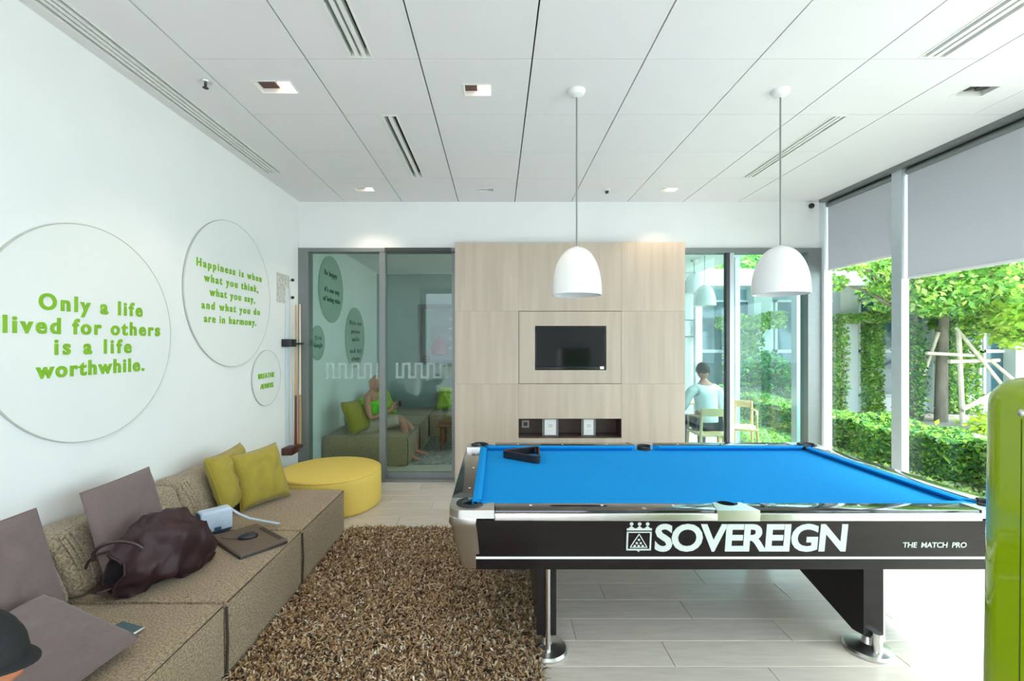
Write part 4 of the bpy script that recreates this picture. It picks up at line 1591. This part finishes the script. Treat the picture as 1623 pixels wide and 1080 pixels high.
vest = ({k: (J[k][0], J[k][1] * 1.25) for k in ('pelvis', 'belly', 'chest')} | {'c2': (H + Vector((.045, 0, .41)), (.15, .11)), 'lap': (H + Vector((.22, 0, .04)), (.15, .12))}, [('pelvis', 'belly'), ('belly', 'chest'), ('chest', 'c2'), ('pelvis', 'lap')], 'belly')
sh = {'p': (H, .145)}
she = []
for nm in 'ab':
    sh['m' + nm] = (J['mid' + nm][0], .098)
    sh['h' + nm] = (J['hip' + nm][0], .112)
    sh['k' + nm] = (J['mid' + nm][0] * .1 + J['kn' + nm][0] * .9, .088)
    she += [('p', 'h' + nm), ('h' + nm, 'm' + nm), ('m' + nm, 'k' + nm)]
tp, M = person('bald man in a bright green vest on the far lounge sofa, reading a phone', (H.x, H.y, 0), J, E, 'pelvis', F, H + Vector((.11, 0, .60)), (1, 0, -.45), (.4, 0, 1), M_skin,
               [('vest', *vest, M_tank), ('shorts', sh, she, 'p', M_shorts)], None, 1.12)
ph2 = thing('mobile_phone', 'phone held up by the man in the green vest', 'phone', (H.x + .46, H.y, H.z + .31))
obj('case', MB().rbox(-.006, .006, -.07, .07, -.04, .04, .003, 2).xf(Matrix.Translation(ph2.location)), M_black, ph2)
obj('screen', MB().box(-.0075, -.006, -.065, .065, -.036, .036).xf(Matrix.Translation(ph2.location)), M_slate, ph2)

# man in a white shirt seen from behind, in the far room by the windows
H = Vector((2.90, 6.22, .56))
J = {'pelvis': (H, .14), 'belly': (H + Vector((0, .02, .16)), .14), 'chest': (H + Vector((0, .05, .34)), .15), 'collar': (H + Vector((0, .08, .50)), .08), 'neck': (H + Vector((0, .10, .56)), .052), 'skull': (H + Vector((0, .12, .62)), .05)}
E = [('pelvis', 'belly'), ('belly', 'chest'), ('chest', 'collar'), ('collar', 'neck'), ('neck', 'skull')]
F = []
for sg, nm in ((-1, 'a'), (1, 'b')):
    J['sh' + nm] = (H + Vector((sg * .20, .06, .43)), .06)
    J['el' + nm] = (H + Vector((sg * .27, .16, .17)), .042)
    J['wr' + nm] = (H + Vector((sg * .15, .42, .25)), .028)
    E += [('collar', 'sh' + nm), ('sh' + nm, 'el' + nm), ('el' + nm, 'wr' + nm)]
    F += hand_pts(J, E, 'wr' + nm, 'h' + nm, J['wr' + nm][0], (-sg * .2, .9, 0), (0, 0, -1), 1.0, .4)
    J['hip' + nm] = (H + Vector((sg * .10, .04, -.02)), .10)
    J['kn' + nm] = (H + Vector((sg * .13, .46, -.01)), .062)
    J['an' + nm] = (H + Vector((sg * .14, .48, -.47)), .036)
    J['toe' + nm] = (H + Vector((sg * .15, .66, -.53)), .028)
    E += [('pelvis', 'hip' + nm), ('hip' + nm, 'kn' + nm), ('kn' + nm, 'an' + nm), ('an' + nm, 'toe' + nm)]
shirt = {k: (J[k][0], J[k][1] * 1.12) for k in ('pelvis', 'belly', 'chest', 'collar')}
shE = [('pelvis', 'belly'), ('belly', 'chest'), ('chest', 'collar')]
for nm in 'ab':
    shirt['sh' + nm] = (J['sh' + nm][0], .072)
    shirt['el' + nm] = (J['el' + nm][0], .056)
    shirt['wr' + nm] = (J['el' + nm][0] * .25 + J['wr' + nm][0] * .75, .040)
    shE += [('collar', 'sh' + nm), ('sh' + nm, 'el' + nm), ('el' + nm, 'wr' + nm)]
tro = {'p': (H + Vector((0, 0, -.04)), .145)}
trE = []
for nm in 'ab':
    tro['h' + nm] = (J['hip' + nm][0], .112)
    tro['k' + nm] = (J['kn' + nm][0], .076)
    tro['a' + nm] = (J['an' + nm][0], .055)
    trE += [('p', 'h' + nm), ('h' + nm, 'k' + nm), ('k' + nm, 'a' + nm)]
person('black haired person in a white shirt sitting with back turned beyond the glass', (H.x, H.y, 0), J, E, 'pelvis', F, H + Vector((0, .13, .70)), (0, 1, -.25), (0, .2, 1), M_skin,
       [('shirt', shirt, shE, 'belly', M_shirt), ('trousers', tro, trE, 'p', M_jean)], (-.045, .075, .012, M_hair), 1.05)

# person in a black cap at the lower left corner
H = Vector((-1.57, 1.06, .50))
J = {'pelvis': (H, .14), 'belly': (H + Vector((.02, 0, .12)), .14), 'chest': (H + Vector((.10, 0, .24)), .14), 'collar': (H + Vector((.18, 0, .31)), .07), 'neck': (H + Vector((.22, 0, .35)), .05), 'skull': (H + Vector((.26, 0, .39)), .05)}
E = [('pelvis', 'belly'), ('belly', 'chest'), ('chest', 'collar'), ('collar', 'neck'), ('neck', 'skull')]
F = []
for sg, nm in ((-1, 'a'), (1, 'b')):
    J['sh' + nm] = (H + Vector((.15, sg * .16, .24)), .05)
    J['el' + nm] = (H + Vector((.20, sg * .21, .05)), .040)
    J['wr' + nm] = (H + Vector((.42, sg * .08, .08)), .028)
    E += [('collar', 'sh' + nm), ('sh' + nm, 'el' + nm), ('el' + nm, 'wr' + nm)]
    F += hand_pts(J, E, 'wr' + nm, 'h' + nm, J['wr' + nm][0], (.8, -sg * .3, .1), (0, -sg * .6, -.6), 1.0, .5)
    J['hip' + nm] = (H + Vector((.06, sg * .10, -.02)), .095)
    J['kn' + nm] = (H + Vector((.46, sg * .13, -.03)), .062)
    J['an' + nm] = (H + Vector((.42, sg * .13, -.43)), .036)
    J['toe' + nm] = (H + Vector((.60, sg * .14, -.49)), .028)
    E += [('pelvis', 'hip' + nm), ('hip' + nm, 'kn' + nm), ('kn' + nm, 'an' + nm), ('an' + nm, 'toe' + nm)]
shirt = {k: (J[k][0], J[k][1] * 1.12) for k in ('pelvis', 'belly', 'chest', 'collar')}
shE = [('pelvis', 'belly'), ('belly', 'chest'), ('chest', 'collar')]
for nm in 'ab':
    shirt['sh' + nm] = (J['sh' + nm][0], .062)
    shirt['el' + nm] = (J['el' + nm][0] * .7 + J['sh' + nm][0] * .3, .052)
    shE += [('collar', 'sh' + nm), ('sh' + nm, 'el' + nm)]
tro = {'p': (H + Vector((0, 0, -.02)), .145)}
trE = []
for nm in 'ab':
    tro['h' + nm] = (J['hip' + nm][0], .108)
    tro['k' + nm] = (J['kn' + nm][0], .076)
    tro['a' + nm] = (J['an' + nm][0], .055)
    trE += [('p', 'h' + nm), ('h' + nm, 'k' + nm), ('k' + nm, 'a' + nm)]
hc = P(-50, 1058, 1.10)
J['skull'] = (hc + Vector((-.03, 0, -.05)), .05)
cp, M = person('person in a black cap sitting low on the sofa at the lower left corner', (H.x, H.y, 0), J, E, 'pelvis', F, hc, (1, .25, -.05), (-.15, 0, 1), M_skin2,
               [('shirt', shirt, shE, 'belly', M_mauve), ('trousers', tro, trE, 'p', M_jean)], None, 1.0)
cpm = hair_cap(M, 1.0, -.012, .004, .014)
cap_o = obj('cap', cpm, M_cap, cp, True, ang=80)
br = MB()
top_, bot_ = [], []
for k in range(13):
    a = R(28) + R(124) * k / 12
    for rr_, lst in ((1.0, 0), (1.33, 1)):
        pass
ri = [[(.084 * math.cos(a), .104 * math.sin(a), (.020 - .002 * math.sin(a))) for a in [R(20) + R(140) * k / 14 for k in range(15)]],
      [(.086 * math.cos(a), .112 * math.sin(a) + .028 * math.sin(a) ** 2, .014 - .010 * math.sin(a)) for a in [R(20) + R(140) * k / 14 for k in range(15)]]]
ri = [ri[0], ri[1], [(x, y_, z - .005) for x, y_, z in ri[1]], [(x, y_, z - .005) for x, y_, z in ri[0]]]
br.ring(ri + [ri[0]], False, False, closed=False)
br.xf(M)
obj('cap_brim', br, M_cap, cap_o)

# ------------------------------------------------------------ far lounge furniture
t = thing('coffee_table', 'low red brown wooden coffee table beyond the glass', 'table', (-.45, 7.15, 0))
obj('tabletop', MB().rbox(-.92, .10, 6.80, 7.50, .385, .425, .012, 2), M_redwood, t)
for x_ in (-.85, .03):
    for y_ in (6.87, 7.43):
        obj('leg', MB().lathe([(.022, 0), (.030, .05), (.018, .10), (.034, .20), (.022, .30), (.035, .387)], (x_, y_, 0), 14, True, True), M_redwood, t)
tag(obj('magazine', MB().rbox(-.62, -.32, 6.95, 7.17, .426, .440, .003, 1), M_lime, None), 'lime covered magazine on the coffee table', 'magazine')
tag(obj('area_rug', MB().rbox(-1.15, .85, 6.15, 7.86, .001, .022, .006, 2), M_greyrug, None), 'grey mottled rug under the coffee table beyond the glass', 'rug')
# framed panel built on the grey wall in place of a glass reflection
t = thing('reflection_panel', 'black framed dark panel on the grey wall, standing in for a reflection in the glass', 'picture', (-.95, YF - .03, 1.27))
obj('frame', MB().box(-1.55, -.30, YF - .09, YF - .031, 1.25, 1.33).box(-1.55, -.30, YF - .09, YF - .031, 2.33, 2.42).box(-1.55, -1.47, YF - .09, YF - .031, 1.33, 2.33).box(-.38, -.30, YF - .09, YF - .031, 1.33, 2.33), M_alu_dark, t, False)
obj('backing', MB().box(-1.47, -.38, YF - .05, YF - .031, 1.33, 2.33), mat('reflection_grey', (.13, .14, .15), .5, var=.3, scale=4), t, False)
obj('red_shape', MB().lathe([(.02, 0), (.14, .02), (.16, .16), (.10, .28), (.03, .34), (.03, .40)], (-1.13, YF - .12, 1.42), 20, True, True), mat('dull_red', (.22, .04, .04), .5), t)
for k in range(4):
    obj('reflection_strip', MB().box(-.95, -.42, YF - .085, YF - .05, 1.55 + k * .19, 1.58 + k * .19), mat('strip_grey_%d' % k, (.25, .27, .29), .5), t, False)
obj('green_strip', MB().box(-1.42, -1.30, YF - .07, YF - .05, 1.55, 2.28), mat('dull_green', (.03, .20, .10), .5), t, False)
obj('plinth', MB().box(-1.50, -1.30, YF - .14, YF - .09, 1.25, 1.42).box(-1.05, -.40, YF - .12, YF - .09, 1.20, 1.26), M_black, t, False)

# far room on the right: chairs, table, monitor, picture
def wood_chair(x, y_, rz, lab):
    t = thing('dining_chair', lab, 'chair', (x, y_, 0), 'beech chairs in the far room')
    t.rotation_euler = (0, 0, rz)
    for sx in (-1, 1):
        lobj('leg', MB().tube([(sx * .22, -.21, 0), (sx * .21, -.19, .42), (sx * .215, -.235, .80)], [.016, .020, .015], 10), M_beech, t)
        lobj('leg', MB().tube([(sx * .23, .22, 0), (sx * .21, .20, .43)], [.016, .020], 10), M_beech, t)
        lobj('armrest', MB().tube([(sx * .215, -.225, .68), (sx * .245, 0, .675), (sx * .21, .20, .64)], .016, 8), M_beech, t)
        lobj('arm_post', MB().tube([(sx * .21, .20, .43), (sx * .21, .20, .645)], .014, 8), M_beech, t)
    lobj('seat', MB().rbox(-.23, .23, -.22, .23, .42, .455, .012, 2), M_beech, t)
    a = [(-.215 + .43 * k / 8, -.235 - .035 * math.sin(PI * k / 8), 0) for k in range(9)]
    rg = [[(p[0], p[1] - .010, .70), (p[0], p[1] + .010, .70), (p[0], p[1] + .008, .80), (p[0], p[1] - .012, .80)] for p in a]
    lobj('backrest', MB().ring(rg), M_beech, t)
    return t


wood_chair(2.90, 6.14, 0, 'pale beech armchair under the person in the white shirt')
wood_chair(3.50, 6.55, R(160), 'pale beech armchair standing empty beside the far windows')
t = thing('desk', 'pale wooden desk in front of the white shirted person', 'desk', (3.0, 7.0, 0))
obj('desktop', MB().rbox(2.30, 3.70, 6.86, 7.50, .72, .75, .006, 2), M_beech, t)
for x_ in (2.35, 3.65):
    for y_ in (6.92, 7.44):
        obj('leg', MB().cyl((x_, y_, 0), (x_, y_, .725), .02, .025, 10), M_beech, t)
t = thing('monitor', 'dark computer monitor left of the white shirted person', 'monitor', (2.72, 7.15, .75))
obj('screen_case', MB().rbox(2.50, 2.95, 7.15, 7.18, .84, 1.15, .008, 2), M_black, t)
obj('stand', MB().cyl((2.72, 7.165, .75), (2.72, 7.165, .88), .02, .015, 12).rbox(2.62, 2.82, 7.08, 7.25, .75, .762, .004, 1), M_alu_dark, t)
t = thing('picture_frame', 'small grey framed picture on the white far wall', 'picture', (3.85, YF, 1.9))
obj('frame', MB().box(3.66, 3.92, YF - .03, YF, 1.78, 2.12), M_alu_dark, t, False)
obj('mount', MB().box(3.675, 3.905, YF - .033, YF - .03, 1.795, 2.105), M_whitem, t, False)
obj('print', MB().box(3.72, 3.84, YF - .036, YF - .033, 1.86, 1.98), M_alu_light, t, False)

# ------------------------------------------------------------ garden
M_leaf = attr_mat('leaf', .55, .45, .3)
ground = struct('ground', MB().box(-30, 60, -30, 60, -.40, -.10).box(XR + .1, 60, -20, 40, -.10, -.04), mat('garden_soil', (.30, .28, .26), .95, var=.35, scale=3))
path = struct('path', MB().box(6.9, 30, -6, 8.4, -.04, .02), mat('pale_paving', (.62, .60, .56), .85, var=.1, scale=2))


def leaves(name, centers, size, cols, parent=None, up=.3, elong=1.8):
    """one cup-shaped 4 point leaf at each centre"""
    n = len(centers)
    th = rng.uniform(0, 2 * PI, n)
    nz = rng.normal(0, 1, (n, 3))
    nz[:, 2] = np.abs(nz[:, 2]) + up
    nz /= np.linalg.norm(nz, axis=1)[:, None]
    a = rng.normal(0, 1, (n, 3))
    a -= nz * (a * nz).sum(1)[:, None]
    a /= np.linalg.norm(a, axis=1)[:, None]
    b = np.cross(nz, a)
    s = (size * rng.uniform(.6, 1.3, n))[:, None]
    tip = centers + a * s * elong * .5
    tail = centers - a * s * elong * .5
    l_ = centers + b * s * .5 + nz * s * .12
    r_ = centers - b * s * .5 + nz * s * .12
    V = np.stack([tail, r_, tip, l_], 1).reshape(-1, 3)
    base = np.arange(n)[:, None] * 4
    F = np.concatenate([base + np.array([[0, 1, 2]]), base + np.array([[0, 2, 3]])], 1).reshape(-1, 3)
    cols = np.array(cols)
    C = cols[rng.integers(0, len(cols), n)] * rng.uniform(.7, 1.3, n)[:, None]
    if parent is not None:
        V = V - np.array(root_of(parent).location)
    o = mesh_np(name, V, F, np.repeat(C, 4, 0), M_leaf, parent)
    if parent is not None:
        del o['kind']
    return o


G_HEDGE = [(.10, .26, .05), (.16, .38, .07), (.06, .18, .05), (.26, .45, .10), (.08, .24, .09)]
G_LIGHT = [(.30, .55, .08), (.42, .62, .12), (.20, .45, .07), (.50, .62, .20), (.14, .34, .08)]
G_TEAL = [(.05, .20, .10), (.08, .28, .12), (.03, .14, .08), (.16, .36, .14)]


def hedge_pts(x0, x1, y0, y1, z0, z1, n, rough=.08):
    """points near the surface of a box"""
    out = []
    A = [(y1 - y0) * (z1 - z0), (y1 - y0) * (x1 - x0), (x1 - x0) * (z1 - z0) * 2]
    pr = np.array(A) / sum(A)
    k = rng.choice(3, n, p=pr)
    u, v, d = rng.uniform(0, 1, n), rng.uniform(0, 1, n), np.abs(rng.normal(0, rough, n))
    side = rng.integers(0, 2, n)
    X = np.where(k == 0, x0 + d, x0 + u * (x1 - x0))
    Y = np.where(k == 2, np.where(side == 0, y0 + d, y1 - d), y0 + v * (y1 - y0))
    Z = np.where(k == 1, z1 - d, z0 + np.where(k == 0, u, v) * (z1 - z0))
    bump = .06 * np.sin(X * 5 + Y * 3) + .05 * np.sin(Y * 7.3)
    X = X + np.where(k == 0, bump, 0)
    Z = Z + np.where(k == 1, bump, 0)
    return np.stack([X, Y, Z], 1)


t = thing('hedge', 'long clipped green hedge outside the window wall', 'hedge', (5.3, 6.0, 0))
leaves('foliage', hedge_pts(4.95, 5.6, 3.0, 10.6, .0, .58, 60000), .040, G_HEDGE + G_LIGHT[:2], t)
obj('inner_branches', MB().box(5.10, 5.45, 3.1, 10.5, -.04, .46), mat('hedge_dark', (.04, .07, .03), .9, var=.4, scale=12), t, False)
t = thing('ground_cover', 'low pale green ground cover plants between hedge and glass', 'plants', (4.5, 5, 0))
p_ = np.stack([rng.uniform(4.15, 4.95, 14000), rng.uniform(2.8, 9.5, 14000), rng.uniform(-.04, .16, 14000)], 1)
leaves('foliage', p_, .035, G_LIGHT + [(.5, .55, .35)], t)
t = thing('low_shrub', 'yellow green low shrub beyond the hedge, right of the tree', 'shrub', (9.2, 7.9, 0))
p_ = rng.normal(0, 1, (1800, 3)) * np.array([.30, .25, .10]) + np.array([9.2, 7.9, .16])
leaves('foliage', p_, .07, [(.45, .62, .05), (.35, .55, .06)], t)
obj('stems', MB().tube([(9.2, 7.9, -.05), (9.25, 7.9, .3)], .02, 6).tube([(9.2, 7.9, -.05), (9.0, 8.0, .3)], .02, 6), mat('bark_dark', (.08, .06, .04), .9), t)

M_bark = mat('tree_bark', (.20, .17, .14), .9, var=.3, scale=9, bump=.6, bscale=14, stretch=(1, 1, .3))
M_stake = mat('pale_stake_wood', (.62, .56, .46), .8, var=.15, scale=6)


def tree(lab, x, y_, r0, pts, clumps, size, cols, n_per, lower=None):
    t = thing('garden_tree', lab, 'tree', (x, y_, 0), 'garden trees')
    obj('trunk', MB().tube(pts, [r0 * (1 - .6 * k / (len(pts) - 1)) for k in range(len(pts))], 12), M_bark, t)
    bl = MB()
    top = Vector(pts[-2])
    for c in clumps:
        c = Vector(c[:3])
        s0 = Vector(pts[max(1, len(pts) - 3)])
        mid = (s0 + c) / 2 + Vector((0, 0, .15))
        bl.tube([s0, mid, c], [.05, .03, .012], 6)
    obj('branches', bl, M_bark, t)
    P_ = []
    for c in clumps:
        q = rng.normal(0, 1, (n_per, 3))
        q /= np.linalg.norm(q, axis=1)[:, None]
        q *= (rng.uniform(.2, 1, n_per) ** .5)[:, None] * np.array([c[3], c[3], c[3] * .6])
        P_.append(q + np.array(c[:3]))
    leaves('foliage', np.concatenate(P_), size, cols, t, up=.2)
    return t


tx, ty = 9.65, 9.8
cl = []
for k in range(26):
    a = rng.uniform(0, 2 * PI)
    d = rng.uniform(.3, 2.6)
    cl.append((tx + .5 + d * math.cos(a), ty - .3 + d * math.sin(a), rng.uniform(2.6, 5.0), rng.uniform(.6, 1.0)))
cl += [(tx + 1.5, ty - 1.2, 2.35, .8), (tx + 2.4, ty - 1.0, 2.0, .8), (tx - .6, ty - .8, 2.5, .6), (tx + 1.0, ty - .6, 2.0, .55), (tx + 3.0, ty - 1.5, 2.6, .9)]
tree('staked tree with pale leaves standing beyond the hedge, timber props round it', tx, ty, .12, [(tx, ty, -.1), (tx + .02, ty, 1.0), (tx + .06, ty, 2.0), (tx + .12, ty + .05, 3.0), (tx + .2, ty, 4.2), (tx + .2, ty, 5.0)],
     cl, .070, G_LIGHT + G_HEDGE[:2], 800)
# second slim stem with climber
t = thing('garden_tree', 'slim ivy covered stem close beside the staked tree', 'tree', (9.15, 9.9, 0), 'garden trees')
obj('trunk', MB().tube([(9.15, 9.9, -.1), (9.10, 9.9, 1.2), (9.2, 9.9, 2.6)], [.09, .07, .04], 10), M_bark, t)
p_ = rng.normal(0, 1, (3500, 3)) * np.array([.10, .10, .7]) + np.array([9.13, 9.9, 1.0])
leaves('foliage', p_, .05, G_HEDGE, t)
# props
t = thing('tree_props', 'pale timber props lashed round the staked tree', 'stakes', (tx, ty, 0))
for a, b, r_ in (((tx - .55, ty - .25, 1.45), (tx + .45, ty - .25, 1.40), .035), ((tx - .1, ty - .28, 1.27), (tx + .95, ty - .28, 1.30), .04),
                 ((tx + .12, ty - .2, 2.0), (tx + 1.35, ty - .6, -.05), .035), ((tx + .75, ty - .3, 1.30), (tx + 1.7, ty - .9, -.05), .035),
                 ((tx + .22, ty - .25, -.05), (tx + .16, ty - .22, 1.9), .045), ((tx + .15, ty - .3, .25), (tx + 2.6, ty - .2, 1.5), .045), ((tx - .45, ty + .3, -.05), (tx - .05, ty, 1.9), .035)):
    obj('stake', MB().tube([a, b], r_, 8), M_stake, t)
# nearer overhanging tree seen left of the window post and another on the right
cl = []
for k in range(16):
    cl.append((7.1 + rng.uniform(-.7, 1.1), 8.6 + rng.uniform(-.5, .5), rng.uniform(2.75, 3.7), rng.uniform(.28, .5)))
tree('leafy tree whose branches hang before the building canopy', 8.4, 9.4, .05, [(8.45, 9.4, -.1), (8.42, 9.4, 1.2), (8.35, 9.3, 2.3), (7.8, 9.0, 3.0), (7.4, 8.7, 3.6)], cl, .06, G_LIGHT, 330)
cl = []
for k in range(14):
    cl.append((10.6 + rng.uniform(-.9, 1.6), 8.2 + rng.uniform(-.8, .8), rng.uniform(1.9, 3.9), rng.uniform(.45, .8)))
tree('bright lime leaved tree on the right, seen over the lime cabinet', 11.6, 8.6, .09, [(11.6, 8.6, -.1), (11.5, 8.6, 1.2), (11.4, 8.5, 2.2), (11.2, 8.4, 3.2), (11.0, 8.3, 4.0)], cl, .09, [(.40, .62, .06), (.52, .68, .14), (.30, .55, .08)], 420)

# garden building
YG = 11.2
M_bwhite = mat('building_white', (.72, .76, .78), .6, var=.03, scale=2)
M_bglass = mat('building_glass', (.03, .10, .14), .08, spec=.8)
M_bblue = mat('building_blue_panel', (.22, .38, .46), .4)
bd = thing('garden_building', 'single storey pale building with dark windows across the garden', 'building', (11, YG, 0))
obj('wall', MB().box(4.2, 22, YG + .25, YG + .4, -.1, 3.1), M_bblue, bd, False)
obj('canopy_roof', MB().box(4.0, 22.5, YG - 1.1, YG + 4, 3.02, 3.22), M_bwhite, bd, False)
obj('fascia', MB().box(4.0, 22.5, YG - 1.16, YG - 1.1, 2.95, 3.32), M_bwhite, bd, False)
obj('plinth', MB().box(4.2, 22, YG + .02, YG + .3, -.1, .32), M_bwhite, bd, False)
for x_ in (4.6, 6.55, 8.68, 10.95, 13.0, 15.2):
    obj('column', MB().box(x_ - .22, x_ + .22, YG - .1, YG + .25, -.1, 3.02), M_bwhite, bd, False)
for x_ in np.arange(4.9, 16.5, 1.05):
    wv = obj('window', MB().box(x_, x_ + .06, YG + .14, YG + .24, .32, 2.75).box(x_ + .94, x_ + 1.0, YG + .14, YG + .24, .32, 2.75).box(x_, x_ + 1, YG + .14, YG + .24, 2.70, 2.75)
             .box(x_, x_ + 1, YG + .14, YG + .24, 1.42, 1.50).box(x_, x_ + 1, YG + .14, YG + .24, .32, .38), M_bwhite, bd, False)
    obj('pane', MB().box(x_ + .06, x_ + .94, YG + .18, YG + .20, .38, 2.70), M_bglass, wv, False)
# climbing plants on the columns
for x_, lab in ((8.35, 'climbing plant on the building column left of the window post'), (11.2, 'climbing plant on the building column behind the staked tree'), (6.0, 'climbing plant seen through the right sliding door')):
    t = thing('climbing_plant', lab, 'plant', (x_, YG - .3, 0), 'climbers on the garden building')
    obj('stem', MB().tube([(x_, YG - .25, -.1), (x_ + .1, YG - .2, 1.2), (x_ - .1, YG - .2, 2.3)], .03, 6), M_bark, t)
    if x_ < 9 and x_ > 8:
        p_ = np.concatenate([hedge_pts(8.15, 8.40, YG - .5, YG - .15, .0, 2.3, 2200, .06), hedge_pts(8.92, 9.22, YG - .5, YG - .15, .0, 2.3, 5000, .05), hedge_pts(8.15, 9.4, YG - .6, YG - .15, 2.15, 2.35, 3500, .05)])
    else:
        p_ = np.concatenate([hedge_pts(x_ - .35, x_ + .35, YG - .5, YG - .1, .0, 2.25, 7000, .06), hedge_pts(x_ - .55, x_ + .75, YG - .75, YG - .1, 2.0, 2.3, 4000, .06)])
    leaves('foliage', p_[rng.random(len(p_)) < .6], .06, G_LIGHT + [(.45, .58, .25), (.20, .42, .10)], t)
# tall backdrop trees beyond the building
for k in range(9):
    bx_, by_ = 3.0 + k * 2.9 + rng.uniform(-.5, .5), 17 + rng.uniform(-1, 2)
    cl = [(bx_ + rng.uniform(-1.3, 1.3), by_ + rng.uniform(-1.2, 1.2), rng.uniform(2.0, 5.5), rng.uniform(.9, 1.3)) for _ in range(9)]
    tree(['pale green', 'mid green'][k % 2] + ' tree rising behind the garden building, ' + ['first', 'second', 'third', 'fourth', 'fifth', 'sixth', 'seventh', 'eighth', 'ninth'][k] + ' from its left end', bx_, by_, .12,
         [(bx_, by_, -.1), (bx_, by_, 1.5), (bx_ + .1, by_, 3), (bx_, by_, 4.5)], cl, .17, G_LIGHT if k % 2 == 0 else G_HEDGE + G_LIGHT, 260)
# shrubs seen through the far room's windows
for k, (x_, y_, h_) in enumerate(((5.9, 9.9, 1.5), (6.9, 10.3, 1.1), (5.2, 12.2, 2.2))):
    t = thing('garden_shrub', ['rounded green shrub seen through the right sliding door, nearest', 'low green shrub in front of the garden building', 'tall dark shrub at the left end of the garden building'][k], 'shrub', (x_, y_, 0), 'garden shrubs')
    obj('stem', MB().tube([(x_, y_, -.1), (x_ + .05, y_, h_ * .6)], .03, 6), M_bark, t)
    q = rng.normal(0, 1, (5000, 3))
    q /= np.linalg.norm(q, axis=1)[:, None]
    q *= np.array([.6, .5, h_ * .5]) * (rng.uniform(.6, 1, 5000)[:, None])
    leaves('foliage', q + np.array([x_, y_, h_ * .5]), .06, G_TEAL + G_HEDGE[:2], t)
